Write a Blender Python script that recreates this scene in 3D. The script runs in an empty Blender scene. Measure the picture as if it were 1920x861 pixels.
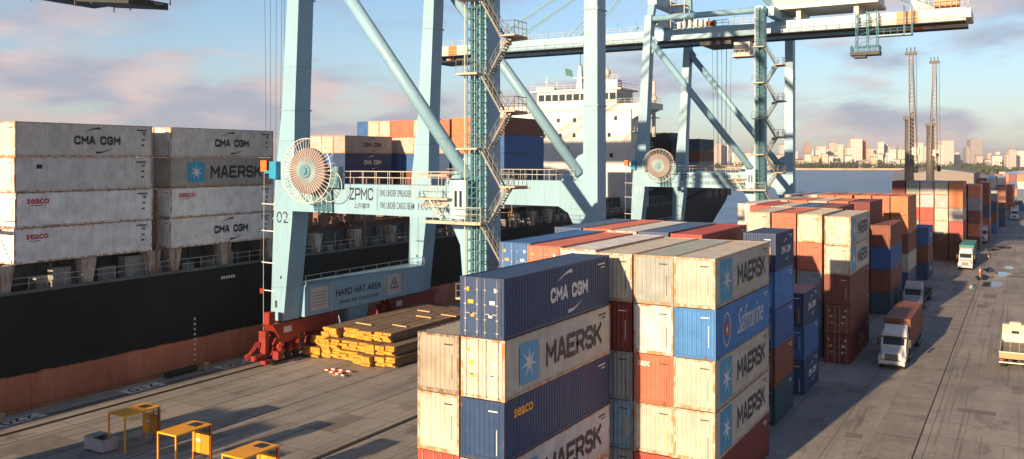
import bpy, math, random
from mathutils import Vector, Matrix
PI=math.pi; rnd=random.Random(7)
SC=bpy.context.scene; COL=SC.collection
# ------------------------------------------------------------ camera, world, sun, exposure
CAMZ=20.05
cam_d=bpy.data.cameras.new('camera'); cam=bpy.data.objects.new('camera',cam_d); COL.objects.link(cam)
cam.location=(0,0,CAMZ); cam.rotation_euler=(PI/2,0,math.atan2(.4985,.8669))
cam_d.sensor_width=36; cam_d.lens=36*1672/1920; cam_d.shift_y=-(430.5-300)/1920
cam_d.clip_start=.5; cam_d.clip_end=30000; SC.camera=cam
SC.view_settings.view_transform='Standard'; SC.view_settings.look='None'
SC.view_settings.gamma=1; SC.view_settings.exposure=1.0
SUNDIR=Vector((.11,1,-.238)).normalized()          # travel direction of the light
sd=bpy.data.lights.new('sun','SUN'); sd.energy=5.0; sd.angle=math.radians(.6); sd.color=(1,.73,.46)
sun=bpy.data.objects.new('sun',sd); COL.objects.link(sun); sun.rotation_euler=SUNDIR.to_track_quat('-Z','Y').to_euler()
W=bpy.data.worlds.new('World'); SC.world=W; W.use_nodes=True
def build_world():
    nt=W.node_tree; nt.nodes.clear(); N=nt.nodes.new; L=nt.links.new
    out=N('ShaderNodeOutputWorld'); bg=N('ShaderNodeBackground'); bg.inputs[1].default_value=.092
    sky=N('ShaderNodeTexSky'); sky.sky_type='NISHITA'; sky.sun_disc=False
    sky.sun_elevation=math.asin(-SUNDIR.z); sky.sun_rotation=math.atan2(-SUNDIR.x,-SUNDIR.y)%(2*PI)
    sky.altitude=20; sky.air_density=1.0; sky.dust_density=.6; sky.ozone_density=3.0
    L(sky.outputs[0],bg.inputs[0])
    tc=N('ShaderNodeTexCoord'); sp=N('ShaderNodeSeparateXYZ'); L(tc.outputs['Generated'],sp.inputs[0])
    def mth(op,a,b):
        m=N('ShaderNodeMath'); m.operation=op
        for i,v in enumerate((a,b)):
            if isinstance(v,(int,float)): m.inputs[i].default_value=v
            else: L(v,m.inputs[i])
        return m.outputs[0]
    zz=mth('ADD',mth('MAXIMUM',sp.outputs[2],0),.22)
    cx=mth('DIVIDE',sp.outputs[0],zz); cy=mth('DIVIDE',sp.outputs[1],zz)
    cb=N('ShaderNodeCombineXYZ'); L(cx,cb.inputs[0]); L(cy,cb.inputs[1]); cb.inputs[2].default_value=3.7
    n1=N('ShaderNodeTexNoise'); n1.inputs['Scale'].default_value=1.5; n1.inputs['Detail'].default_value=5; n1.inputs['Roughness'].default_value=.5
    L(cb.outputs[0],n1.inputs['Vector'])
    r=N('ShaderNodeValToRGB'); r.color_ramp.elements[0].position=.45; r.color_ramp.elements[1].position=.60
    r.color_ramp.interpolation='EASE'; L(n1.outputs[0],r.inputs[0])
    n2=N('ShaderNodeTexNoise'); n2.inputs['Scale'].default_value=2.6; n2.inputs['Detail'].default_value=3
    L(cb.outputs[0],n2.inputs['Vector'])
    r2=N('ShaderNodeValToRGB'); e=r2.color_ramp.elements; e[0].position=.4; e[0].color=(.44,.49,.62,1); e[1].position=.62; e[1].color=(.98,.74,.68,1)
    L(n2.outputs[0],r2.inputs[0])
    bc=N('ShaderNodeBackground'); L(r2.outputs[0],bc.inputs[0]); bc.inputs[1].default_value=.44
    # thin veil near the horizon
    v=mth('MULTIPLY',mth('POWER',mth('SUBTRACT',1,mth('MAXIMUM',sp.outputs[2],0)),7),.5)
    bv=N('ShaderNodeBackground'); bv.inputs[0].default_value=(.70,.64,.76,1); bv.inputs[1].default_value=.35
    fac=mth('MULTIPLY',r.outputs[0],.85)
    mx=N('ShaderNodeMixShader'); L(fac,mx.inputs[0]); L(bg.outputs[0],mx.inputs[1]); L(bc.outputs[0],mx.inputs[2]); m2=N('ShaderNodeMixShader'); L(v,m2.inputs[0]); L(mx.outputs[0],m2.inputs[1]); L(bv.outputs[0],m2.inputs[2]); 
    dk=N('ShaderNodeMapRange'); L(sp.outputs[2],dk.inputs[0]); dk.inputs[1].default_value=.22; dk.inputs[2].default_value=.6; dk.inputs[3].default_value=0; dk.inputs[4].default_value=1
    bz=N('ShaderNodeBackground'); bz.inputs[0].default_value=(.16,.30,.62,1); bz.inputs[1].default_value=.22
    m3=N('ShaderNodeMixShader'); L(dk.outputs[0],m3.inputs[0]); L(m2.outputs[0],m3.inputs[1]); L(bz.outputs[0],m3.inputs[2]); L(m3.outputs[0],out.inputs[0])
build_world()

# ------------------------------------------------------------ helpers
def tag(o,label=None,cat=None,group=None,kind=None):
    if label: o['label']=label
    if cat: o['category']=cat
    if group: o['group']=group
    if kind: o['kind']=kind
    return o
def thing(name,label,cat,loc=(0,0,0),rz=0,group=None):
    o=bpy.data.objects.new(name,None); COL.objects.link(o); o.location=loc; o.rotation_euler=(0,0,rz); o.empty_display_size=.5
    return tag(o,label,cat,group)
def link_mesh(name,me,mat,parent=None,loc=(0,0,0),rot=(0,0,0),sc=(1,1,1)):
    o=bpy.data.objects.new(name,me); COL.objects.link(o); o.location=loc; o.rotation_euler=rot; o.scale=sc
    if mat is not None:
        if len(me.materials)==0: me.materials.append(None)
        o.material_slots[0].link='OBJECT'; o.material_slots[0].material=mat
    if parent: o.parent=parent
    return o
def copy_tree(o,parent=None):
    c=o.copy(); COL.objects.link(c); c.parent=parent
    for ch in o.children: copy_tree(ch,c)
    return c
class MB:
    def __init__(s): s.v=[]; s.f=[]; s.sm=[]
    def quad(s,a,b,c,d): n=len(s.v); s.v+=[a,b,c,d]; s.f.append((n,n+1,n+2,n+3)); s.sm.append(False)
    def poly(s,pts): n=len(s.v); s.v+=list(pts); s.f.append(tuple(range(n,n+len(pts)))); s.sm.append(False)
    def hexa(s,p):      # 8 points: bottom ccw 4, top ccw 4
        n=len(s.v); s.v+=[tuple(q) for q in p]
        for f in ((3,2,1,0),(4,5,6,7),(0,1,5,4),(1,2,6,5),(2,3,7,6),(3,0,4,7)): s.f.append(tuple(n+i for i in f)); s.sm.append(False)
        return s
    def box(s,x0,x1,y0,y1,z0,z1): s.hexa([(x0,y0,z0),(x1,y0,z0),(x1,y1,z0),(x0,y1,z0),(x0,y0,z1),(x1,y0,z1),(x1,y1,z1),(x0,y1,z1)]); return s
    def taper(s,b,t): # b,t=(x0,x1,y0,y1,z)
        s.hexa([(b[0],b[2],b[4]),(b[1],b[2],b[4]),(b[1],b[3],b[4]),(b[0],b[3],b[4]),(t[0],t[2],t[4]),(t[1],t[2],t[4]),(t[1],t[3],t[4]),(t[0],t[3],t[4])]); return s
    def prism(s,pts,d): # polygon pts (3d), extruded by vector d
        n=len(s.v); k=len(pts); d=Vector(d); s.v+=[tuple(p) for p in pts]+[tuple(Vector(p)+d) for p in pts]
        s.f.append(tuple(range(n+k-1,n-1,-1))); s.f.append(tuple(range(n+k,n+2*k))); s.sm+=[False,False]
        for i in range(k): j=(i+1)%k; s.f.append((n+i,n+j,n+k+j,n+k+i)); s.sm.append(False)
        return s
    def tube(s,p,q,r,n=6,r2=None,caps=True):
        p=Vector(p); q=Vector(q); d=(q-p)
        if d.length<1e-6: return s
        d.normalize(); a=d.orthogonal().normalized(); b=d.cross(a); r2=r if r2 is None else r2; k=len(s.v)
        if n==4: a,b=(a+b).normalized(),(b-a).normalized()
        for c,rr in ((p,r),(q,r2)):
            for i in range(n):
                t=2*PI*i/n; s.v.append(tuple(c+a*math.cos(t)*rr+b*math.sin(t)*rr))
        for i in range(n): j=(i+1)%n; s.f.append((k+i,k+j,k+n+j,k+n+i)); s.sm.append(n>=8)
        if caps:
            s.f.append(tuple(range(k+n-1,k-1,-1))); s.f.append(tuple(range(k+n,k+2*n))); s.sm+=[False,False]
        return s
    def beam(s,p,q,w,h,up=(0,0,1)): # rectangular beam; w sideways, h along up
        p=Vector(p); q=Vector(q); d=(q-p).normalized(); up=Vector(up); sd_=d.cross(up)
        if sd_.length<1e-4: sd_=d.orthogonal()
        sd_.normalize(); u=sd_.cross(d).normalized(); a=sd_*w/2; b=u*h/2
        s.hexa([p-a-b,p+a-b,q+a-b,q-a-b,p-a+b,p+a+b,q+a+b,q-a+b]); return s
    def ring(s,c,R,r,ax='y',n=40):
        c=Vector(c)
        for i in range(n):
            t0=2*PI*i/n; t1=2*PI*(i+1)/n
            P=lambda t: c+(Vector((math.cos(t)*R,0,math.sin(t)*R)) if ax=='y' else Vector((0,math.cos(t)*R,math.sin(t)*R)))
            s.tube(P(t0),P(t1),r,5,caps=False)
        return s
    def ball(s,c,r,nu=10,nv=6,sz=1):
        k=len(s.v)
        for j in range(nv+1):
            ph=PI*j/nv
            for i in range(nu):
                t=2*PI*i/nu; s.v.append((c[0]+r*math.sin(ph)*math.cos(t),c[1]+r*math.sin(ph)*math.sin(t),c[2]+r*sz*math.cos(ph)))
        for j in range(nv):
            for i in range(nu):
                a=k+j*nu+i; b=k+j*nu+(i+1)%nu; s.f.append((a,b,b+nu,a+nu)); s.sm.append(True)
        return s
    def rail(s,pts,h=1.1,r=.035,step=2.0,mid=True):
        pts=[Vector(p) for p in pts]
        for a,b in zip(pts,pts[1:]):
            u=Vector((0,0,h)); s.tube(a+u,b+u,r,4,caps=False)
            if mid: s.tube(a+u*.52,b+u*.52,r*.8,4,caps=False)
            n=max(1,int(round((b-a).length/step)))
            for i in range(n+1): c=a.lerp(b,i/n); s.tube(c,c+u,r,4,caps=False)
        return s
    def mesh(s,name):
        me=bpy.data.meshes.new(name); me.from_pydata(s.v,[],s.f); me.polygons.foreach_set('use_smooth',s.sm); me.update(); return me
    def build(s,name,mat,parent=None,wc=True):
        if parent is not None and wc:
            l=parent.location; s.v=[(a-l.x,b-l.y,c-l.z) for a,b,c in s.v]
        return link_mesh(name,s.mesh(name),mat,parent)
# ------------------------------------------------------------ materials
MATS={}
def paint(name,col,rough=.5,var=.18,rust=0.0,rustcol=(.16,.06,.025),metal=0.0,nscale=.7,streak=(2.2,2.2,.35),dirt=.25,bump=0.0,rthr=.6,spec=.4,seam=0):
    if name in MATS: return MATS[name]
    m=bpy.data.materials.new(name); m.use_nodes=True; nt=m.node_tree; N=nt.nodes.new; L=nt.links.new
    b=nt.nodes['Principled BSDF']; b.inputs['Roughness'].default_value=rough; b.inputs['Metallic'].default_value=metal
    b.inputs['Specular IOR Level'].default_value=spec
    tc=N('ShaderNodeTexCoord'); oi=N('ShaderNodeObjectInfo'); add=N('ShaderNodeVectorMath'); add.operation='ADD'
    sc=N('ShaderNodeVectorMath'); sc.operation='SCALE'; cb=N('ShaderNodeCombineXYZ')
    for i in range(3): L(oi.outputs['Random'],cb.inputs[i])
    L(cb.outputs[0],sc.inputs[0]); sc.inputs[3].default_value=57.
    L(tc.outputs['Object'],add.inputs[0]); L(sc.outputs[0],add.inputs[1])
    n=N('ShaderNodeTexNoise'); n.inputs['Scale'].default_value=nscale; n.inputs['Detail'].default_value=6; n.inputs['Roughness'].default_value=.62; L(add.outputs[0],n.inputs['Vector'])
    mr=N('ShaderNodeMapRange'); mr.inputs[1].default_value=.3; mr.inputs[2].default_value=.7; mr.inputs[3].default_value=1-var; mr.inputs[4].default_value=1+var*.5; L(n.outputs[0],mr.inputs[0])
    orr=N('ShaderNodeMapRange'); orr.inputs[3].default_value=.92; orr.inputs[4].default_value=1.06; L(oi.outputs['Random'],orr.inputs[0])
    mu=N('ShaderNodeMath'); mu.operation='MULTIPLY'; L(mr.outputs[0],mu.inputs[0]); L(orr.outputs[0],mu.inputs[1])
    vm=N('ShaderNodeVectorMath'); vm.operation='SCALE'; vm.inputs[0].default_value=col[:3]; L(mu.outputs[0],vm.inputs[3])
    cur=vm.outputs[0]
    mp=N('ShaderNodeMapping'); mp.inputs['Scale'].default_value=streak; L(add.outputs[0],mp.inputs[0])
    n2=N('ShaderNodeTexNoise'); n2.inputs['Scale'].default_value=1.3; n2.inputs['Detail'].default_value=7; n2.inputs['Roughness'].default_value=.7; L(mp.outputs[0],n2.inputs['Vector'])
    def mixc(cur,col,thr,amt,w):
        r=N('ShaderNodeMapRange'); r.inputs[1].default_value=thr; r.inputs[2].default_value=thr+w; r.inputs[3].default_value=0; r.inputs[4].default_value=amt; L(n2.outputs[0],r.inputs[0])
        mx=N('ShaderNodeMix'); mx.data_type='RGBA'; L(r.outputs[0],mx.inputs['Factor']); L(cur,mx.inputs['A']); mx.inputs['B'].default_value=(*col,1); return mx.outputs['Result']
    if dirt: cur=mixc(cur,(col[0]*.45+.03,col[1]*.42+.025,col[2]*.38+.02),.5,dirt,.2)
    if rust: cur=mixc(cur,rustcol,rthr,rust,.08)
    if seam:
        sp=N('ShaderNodeSeparateXYZ'); L(tc.outputs['Object'],sp.inputs[0]); last=None
        for ax in (0,2):
            d=N('ShaderNodeMath'); d.operation='DIVIDE'; L(sp.outputs[ax],d.inputs[0]); d.inputs[1].default_value=seam
            fr=N('ShaderNodeMath'); fr.operation='FRACT'; L(d.outputs[0],fr.inputs[0]); lt=N('ShaderNodeMath'); lt.operation='LESS_THAN'; L(fr.outputs[0],lt.inputs[0]); lt.inputs[1].default_value=.07/seam
            mu2=N('ShaderNodeMath'); mu2.operation='MULTIPLY'; L(lt.outputs[0],mu2.inputs[0]); mu2.inputs[1].default_value=.4
            mx=N('ShaderNodeMix'); mx.data_type='RGBA'; L(mu2.outputs[0],mx.inputs['Factor']); L(cur,mx.inputs['A']); mx.inputs['B'].default_value=(col[0]*.4,col[1]*.4,col[2]*.4,1); cur=mx.outputs['Result']
    L(cur,b.inputs['Base Color'])
    if bump:
        bp=N('ShaderNodeBump'); bp.inputs['Strength'].default_value=bump; bp.inputs['Distance'].default_value=.05; L(n.outputs[0],bp.inputs['Height']); L(bp.outputs[0],b.inputs['Normal'])
    MATS[name]=m; return m
CC={ # container colours
 'cream':(.50,.46,.39),'white':(.56,.55,.55),'pale grey':(.42,.41,.40),'beige grey':(.36,.33,.30),'grey green':(.30,.33,.31),'grey':(.27,.28,.29),
 'navy blue':(.022,.055,.14),'blue':(.035,.12,.33),'bright blue':(.05,.19,.46),'light blue':(.18,.30,.38),'steel blue':(.06,.11,.22),
 'dark red':(.16,.025,.025),'red':(.42,.075,.055),'salmon red':(.55,.15,.09),'brown red':(.20,.06,.035),'orange':(.50,.17,.065),
 'fill-lit white':(.80,.78,.77),'fill-lit grey':(.62,.60,.58),'fill-lit beige':(.56,.52,.48),'rusty white':(.60,.54,.42),'tan':(.34,.30,.24),'teal':(.04,.20,.20),'dark teal':(.02,.07,.10),'black':(.02,.022,.03),'dark green':(.03,.08,.05),'pale blue grey':(.36,.42,.46)}  # first three lightened in place of fill light; black holds the stern stack's shade
def cmat(c,frame=False):
    base=CC[c]; lightc=sum(base)>.9
    r=.75 if c=='rusty white' else .45 if c=='tan' else (.45 if lightc else .3)
    if frame: return paint('frame_'+c,tuple(v*.85 for v in base),.55,rust=.85,rthr=.46 if lightc or c=='tan' else .56,rustcol=(.42,.16,.03) if lightc else (.14,.06,.03),streak=(2,2,1.2),dirt=.3)
    return paint('panel_'+c,base,.48,var=.24,nscale=.9,rust=r,rthr=.56 if c in('rusty white',) else .665,rustcol=(.30,.12,.04) if lightc or c=='tan' else (.12,.05,.03),dirt=.42,streak=(3.2,3.2,.22))
M_STEEL=paint('galvanised steel',(.38,.37,.35),.5,metal=.4,rust=.3)
M_DARK=paint('dark steel',(.035,.037,.04),.6)
M_BLACK=paint('black paint',(.015,.016,.018),.5,dirt=0)
M_WHITE=paint('white paint',(.66,.65,.62),.5,var=.15,dirt=.45,nscale=2)
M_CRANE=paint('pale turquoise paint',(.215,.385,.50),.42,var=.10,rust=.45,rthr=.64,dirt=.28,nscale=.25,seam=7.3,streak=(2.4,2.4,.2))
M_CRANE2=paint('turquoise paint',(.10,.25,.31),.42,var=.08,rust=.2,rthr=.68,dirt=.18,nscale=.25)
M_RAILP=paint('pale rail paint',(.55,.55,.50),.5,var=.1)
M_STAIR=paint('stair steel',(.20,.21,.20),.6,var=.2)
M_WALK=paint('walkway grating',(.46,.38,.30),.6,var=.2,rust=.4)
M_REDM=paint('red machinery paint',(.26,.03,.022),.45,rust=.3,dirt=.4,nscale=1.5)
M_RUBBER=paint('rubber',(.02,.02,.02),.85,dirt=.0)
M_GLASS=paint('dark glass',(.02,.03,.04),.12,var=0,dirt=0,spec=.6)
M_YEL=paint('yellow paint',(.85,.38,.03),.45,var=.15,rust=.3,rthr=.66)
M_ORG=paint('orange paint',(.72,.16,.03),.45,var=.1,dirt=.2)
M_CREAM=paint('cream paint',(.60,.54,.45),.45,var=.1,dirt=.2)
M_BLUEL=paint('sky blue paint',(.02,.28,.48),.45,var=.05,dirt=0)
M_NAVYL=paint('ink paint',(.022,.026,.04),.6,var=.4,dirt=0,rust=.6,rthr=.6,rustcol=(.16,.15,.14),nscale=2.5)
M_REDL=paint('crimson paint',(.5,.03,.04),.5,var=.05,dirt=0)
M_ROPE=paint('wire rope',(.03,.03,.035),.6,dirt=0)
# ------------------------------------------------------------ lettering
TXT={}
SF={'M':[[(0,0),(0,1),(.5,.38),(1,1),(1,0)]],'A':[[(0,0),(.42,1),(.58,1),(1,0)],[(.2,.3),(.8,.3)]],'E':[[(1,1),(0,1),(0,0),(1,0)],[(0,.5),(.85,.5)]],
'R':[[(0,0),(0,1),(.82,1),(1,.85),(1,.6),(.82,.44),(0,.44)],[(.5,.44),(1,0)]],'S':[[(1,.82),(.82,1),(.18,1),(0,.85),(0,.66),(.18,.52),(.82,.48),(1,.34),(1,.15),(.82,0),(.18,0),(0,.18)]],
'K':[[(0,0),(0,1)],[(1,1),(.05,.45)],[(.35,.6),(1,0)]],'C':[[(1,.75),(.95,.9),(.8,1),(.2,1),(0,.8),(0,.2),(.2,0),(.8,0),(.95,.1),(1,.25)]],'G':[[(1,.8),(.8,1),(.2,1),(0,.8),(0,.2),(.2,0),(.8,0),(1,.2),(1,.48),(.55,.48)]],
'Z':[[(0,1),(1,1),(0,0),(1,0)]],'P':[[(0,0),(0,1),(.82,1),(1,.85),(1,.6),(.82,.44),(0,.44)]],' ':[]}
def stroke_mesh(s,th=.19):
    k=('stroke',s,th)
    if k in TXT: return TXT[k]
    b=MB(); x=0; n=0; lw=.86
    for ch in s:
        w=.45 if ch==' ' else lw*(1.15 if ch=='M' else 1)
        for line in SF[ch]:
            for p,q in zip(line,line[1:]):
                P=Vector((x+p[0]*w,th/2+p[1]*(1-th))); Q=Vector((x+q[0]*w,th/2+q[1]*(1-th))); d=(Q-P).normalized(); nn=Vector((-d.y,d.x))*th/2; e=d*th*.36; z=.0008*(n%5); n+=1
                c=[P-e-nn,Q+e-nn,Q+e+nn,P-e+nn]; b.prism([(v.x,min(1,max(0,v.y)),z) for v in c],(0,0,.003))
        x+=w+th+.12
    me=b.mesh('lettering'); xs=[v.co.x for v in me.vertices]; cx=(min(xs)+max(xs))/2
    for v in me.vertices: v.co.x-=cx; v.co.y-=.5
    TXT[k]=me; return me
def text_mesh(s,bold=.0,shear=0,spacing=1.0,font_scale=(1,1)):
    k=(s,bold,shear,spacing,font_scale)
    if k in TXT: return TXT[k]
    cu=bpy.data.curves.new('lettering','FONT'); cu.body=s; cu.size=1; cu.offset=bold; cu.shear=shear; cu.extrude=.004; cu.space_character=spacing
    cu.resolution_u=3
    o=bpy.data.objects.new('tmp',cu); COL.objects.link(o); dg=bpy.context.evaluated_depsgraph_get(); dg.update()
    me=bpy.data.meshes.new_from_object(o.evaluated_get(dg)); bpy.data.objects.remove(o)
    xs=[v.co.x for v in me.vertices]; ys=[v.co.y for v in me.vertices]; 
    if xs:
        cx=(min(xs)+max(xs))/2; cy=(min(ys)+max(ys))/2; h=max(ys)-min(ys); w=max(xs)-min(xs)
        for v in me.vertices: v.co.x=(v.co.x-cx)/h*font_scale[0]; v.co.y=(v.co.y-cy)/h; v.co.z*=1
    me.name='lettering'; TXT[k]=me; return me      # height 1, centred
def put_text(s,loc,h,face,mat,parent,bold=.02,wid=None,shear=0,spacing=1.0,extra_rot=0,name='lettering'):
    me=stroke_mesh(s,.21 if s=='MAERSK' else .17 if s=='ZPMC' else .27) if s in('MAERSK','CMA CGM','ZPMC') else text_mesh(s,bold,shear,spacing)
    xs=[v.co.x for v in me.vertices]; w=(max(xs)-min(xs)) if xs else 1
    sx=h if wid is None else wid/w
    rot={'+x':(PI/2,0,PI/2),'-y':(PI/2,0,0),'+z':(0,0,extra_rot)}[face]
    return link_mesh(name,me,mat,parent,loc,rot,(sx,h,1))
SHP={}
def shape_mesh(kind):
    if kind in SHP: return SHP[kind]
    b=MB()
    if kind=='square':      # rounded square, unit size
        pts=[]
        for cx,cy,a0 in ((.4,-.4,-90),(.4,.4,0),(-.4,.4,90),(-.4,-.4,180)):
            for i in range(4): t=math.radians(a0+30*i); pts.append((cx+.1*math.cos(t),cy+.1*math.sin(t),0))
        b.prism(pts,(0,0,.004))
    if kind=='plate': b.prism([(-.5,-.5,0),(.5,-.5,0),(.5,.5,0),(-.5,.5,0)],(0,0,.01))
    if kind=='star':
        c=(0,0,.0)
        for i in range(7):
            t=2*PI*i/7+PI/2; a=.5; w=.13
            b.prism([(0,0,.004),(w*math.cos(t-PI/7),w*math.sin(t-PI/7),.004),(a*math.cos(t),a*math.sin(t),.004),(w*math.cos(t+PI/7),w*math.sin(t+PI/7),.004)],(0,0,.004))
    if kind=='swoosh':      # tapering arc, about 1 wide
        n=10
        for i in range(n):
            P=lambda t:(-.5+t,.28*math.sin(t*PI*.55)-.1)
            W_=lambda t:.012+.065*t**1.5
            t0=i/n;t1=(i+1)/n;p=P(t0);q=P(t1);w0=W_(t0);w1=W_(t1)
            b.prism([(p[0],p[1]-w0,0),(q[0],q[1]-w1,0),(q[0],q[1]+w1,0),(p[0],p[1]+w0,0)],(0,0,.004))
    if kind=='triangle':
        o=[(math.cos(PI/2+i*2*PI/3)*.6,math.sin(PI/2+i*2*PI/3)*.6) for i in range(3)]; q=[(a*.74,c*.74) for a,c in o]
        for i in range(3):
            j=(i+1)%3; b.prism([(o[i][0],o[i][1],0),(o[j][0],o[j][1],0),(q[j][0],q[j][1],0),(q[i][0],q[i][1],0)],(0,0,.004))
        b.prism([(-.05,-.12,0),(.05,-.12,0),(.05,.2,0),(-.05,.2,0)],(0,0,.004)); b.prism([(-.05,-.22,0),(.05,-.22,0),(.05,-.15,0),(-.05,-.15,0)],(0,0,.004))
    if kind=='oval':
        n=24
        for i in range(n):
            t0=2*PI*i/n;t1=2*PI*(i+1)/n
            b.prism([(.5*math.cos(t0),.5*math.sin(t0),0),(.5*math.cos(t1),.5*math.sin(t1),0),(.45*math.cos(t1),.45*math.sin(t1),0),(.45*math.cos(t0),.45*math.sin(t0),0)],(0,0,.004))
    SHP[kind]=b.mesh(kind); return SHP[kind]
def put_shape(kind,loc,sx,sy,face,mat,parent,name,flip=False):
    rot={'+x':(PI/2,0,PI/2),'-y':(PI/2,0,0)}[face]
    if flip: sx,sy=-sx,-sy
    return link_mesh(name,shape_mesh(kind),mat,parent,loc,rot,(sx,sy,1))
# ------------------------------------------------------------ setting: ground, water, hills
def ground_mat():
    m=bpy.data.materials.new('concrete'); m.use_nodes=True; nt=m.node_tree; N=nt.nodes.new; L=nt.links.new; b=nt.nodes['Principled BSDF']
    tc=N('ShaderNodeTexCoord'); 
    def noise(scale,vec,det=6,rg=.6):
        n=N('ShaderNodeTexNoise'); n.inputs['Scale'].default_value=scale; n.inputs['Detail'].default_value=det; n.inputs['Roughness'].default_value=rg; L(vec,n.inputs['Vector']); return n.outputs[0]
    def mp(s):
        k=N('ShaderNodeMapping'); k.inputs['Scale'].default_value=s; L(tc.outputs['Object'],k.inputs[0]); return k.outputs[0]
    def rng(v,a,b_,c,d):
        r=N('ShaderNodeMapRange'); L(v,r.inputs[0]); 
        for i,x in enumerate((a,b_,c,d)): r.inputs[i+1].default_value=x
        return r.outputs[0]
    def mul(a,b_):
        k=N('ShaderNodeMath'); k.operation='MULTIPLY'; L(a,k.inputs[0]); L(b_,k.inputs[1]); return k.outputs[0]
    f=rng(noise(.09,mp((1,1,1))),.3,.7,.74,1.16)
    f=mul(f,rng(noise(.35,mp((1,.12,1)),5),.35,.75,1.12,.72))      # long tyre streaks along the quay
    f=mul(f,rng(noise(2.4,mp((1,1,1)),8,.75),.3,.7,.86,1.1))
    f=mul(f,rng(noise(.5,mp((1,.35,1)),5,.7),.55,.66,1,.62))        # oil patches
    f=mul(f,rng(noise(1.1,mp((3.0,.03,1)),3),.57,.62,1,.68))        # tyre marks
    v=N('ShaderNodeTexBrick'); v.inputs['Scale'].default_value=1; v.inputs['Brick Width'].default_value=6; v.inputs['Row Height'].default_value=4.2; v.inputs['Mortar Size'].default_value=.045
    v.inputs['Color1'].default_value=(1,1,1,1); v.inputs['Color2'].default_value=(.93,.93,.93,1); v.inputs['Mortar'].default_value=(.5,.5,.5,1); v.offset=0
    L(mp((1,1,1)),v.inputs['Vector']); f=mul(f,v.outputs[0])
    s=N('ShaderNodeVectorMath'); s.operation='SCALE'; s.inputs[0].default_value=(.335,.30,.262); L(f,s.inputs[3]); L(s.outputs[0],b.inputs['Base Color'])
    L(rng(noise(.3,mp((1,1,1))),.35,.65,.6,.9),b.inputs['Roughness'])
    bp=N('ShaderNodeBump'); bp.inputs['Strength'].default_value=.25; bp.inputs['Distance'].default_value=.02; L(noise(6,mp((1,1,1)),6,.7),bp.inputs['Height']); L(bp.outputs[0],b.inputs['Normal'])
    return m
M_CONC=ground_mat()
# land outline (quay edge at x=-68.3); far shore joined to the horizon
EDGE=-68.3
land=[(EDGE,-600),(2500,-600),(9000,2000),(9000,16000),(-9000,14000),(-9000,-2600),(-6500,-1200),(-2100,1170),(-1400,1500),(-900,1790),(-500,2040),(-232,2150),(-200,1700),(-120,1000),(EDGE,640)]
b=MB(); b.poly([(x,y,0) for x,y in land])
for i in range(len(land)):
    (x0,y0),(x1,y1)=land[i],land[(i+1)%len(land)]; b.quad((x0,y0,-5),(x1,y1,-5),(x1,y1,0),(x0,y0,0))
tag(b.build('ground',M_CONC),kind='structure')
def water_mat():
    m=bpy.data.materials.new('sea water'); m.use_nodes=True; nt=m.node_tree; b=nt.nodes['Principled BSDF']; b.inputs['Base Color'].default_value=(.10,.20,.34,1); b.inputs['Roughness'].default_value=.35; b.inputs['Specular IOR Level'].default_value=.5
    n=nt.nodes.new('ShaderNodeTexNoise'); n.inputs['Scale'].default_value=.06; n.inputs['Detail'].default_value=9; n.inputs['Roughness'].default_value=.7
    tc=nt.nodes.new('ShaderNodeTexCoord'); nt.links.new(tc.outputs['Object'],n.inputs['Vector'])
    rp=nt.nodes.new('ShaderNodeValToRGB'); e=rp.color_ramp.elements; e[0].position=.35; e[0].color=(.05,.13,.25,1); e[1].position=.65; e[1].color=(.15,.26,.40,1); nt.links.new(n.outputs[0],rp.inputs[0]); nt.links.new(rp.outputs[0],b.inputs['Base Color'])
    bp=nt.nodes.new('ShaderNodeBump'); bp.inputs['Strength'].default_value=1; bp.inputs['Distance'].default_value=1.2; nt.links.new(n.outputs[0],bp.inputs['Height']); nt.links.new(bp.outputs[0],b.inputs['Normal']); return m
b=MB(); b.quad((-12000,-3000,-2.5),(200,-3000,-2.5),(200,4000,-2.5),(-12000,4000,-2.5)); tag(b.build('water',water_mat()),kind='structure')
M_KERB=paint('pale concrete',(.33,.30,.26),.8,var=.3,dirt=.4,nscale=.5)
b=MB(); b.box(EDGE+.001,EDGE+.25,-200,640,0.004,.12); b.box(EDGE-.35,EDGE-.002,-200,640,-1.2,.12); tag(b.build('quay_edge_kerb',M_KERB),kind='structure')
M_SLOT=paint('dark slot',(.03,.028,.025),.9,dirt=0); M_RAIL=paint('rail steel',(.10,.08,.07),.4,metal=.6)
M_MARK=paint('worn white road paint',(.70,.66,.58),.7,var=.25,dirt=.6,rust=.5,rthr=.55,rustcol=(.2,.17,.14),nscale=2,streak=(1,1,1))
for x in (-64.5,-41.2):
    b=MB(); b.box(x-.28,x+.28,-150,600,.001,.005); tag(b.build('rail_slot',M_SLOT),kind='structure')
    b=MB(); b.box(x-.06,x+.06,-150,600,.006,.05); tag(b.build('crane_rail',M_RAIL),kind='structure')
for x in (-66.6,-62.3,-57.4,-52.2,-46.5):
    b=MB(); b.box(x-.05,x+.05,-100,600,.001,.0045); tag(b.build('paving_joint',M_SLOT),kind='structure')
b=MB(); b.box(-66.95,-66.15,-100,600,.001,.0042); tag(b.build('cable_trench_cover',paint('trench cover',(.17,.15,.13),.8,var=.3,dirt=.5)),kind='structure')
b=MB(); b.box(-9.6,-6.6,-60,500,.001,.0048); tag(b.build('concrete_road_strip',paint('lighter paving',(.27,.245,.215),.8,var=.25,dirt=.5,nscale=.6,streak=(1.5,.2,1))),kind='structure')
b=MB()
for y in range(-20,400,6): b.box(-9.5,-6.7,y,y+.09,.0055,.0062)
b.box(-6.62,-6.52,-60,500,.0055,.0066)
tag(b.build('road_joints',M_SLOT),kind='structure')
rp_=random.Random(11); bp_=MB()
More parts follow.
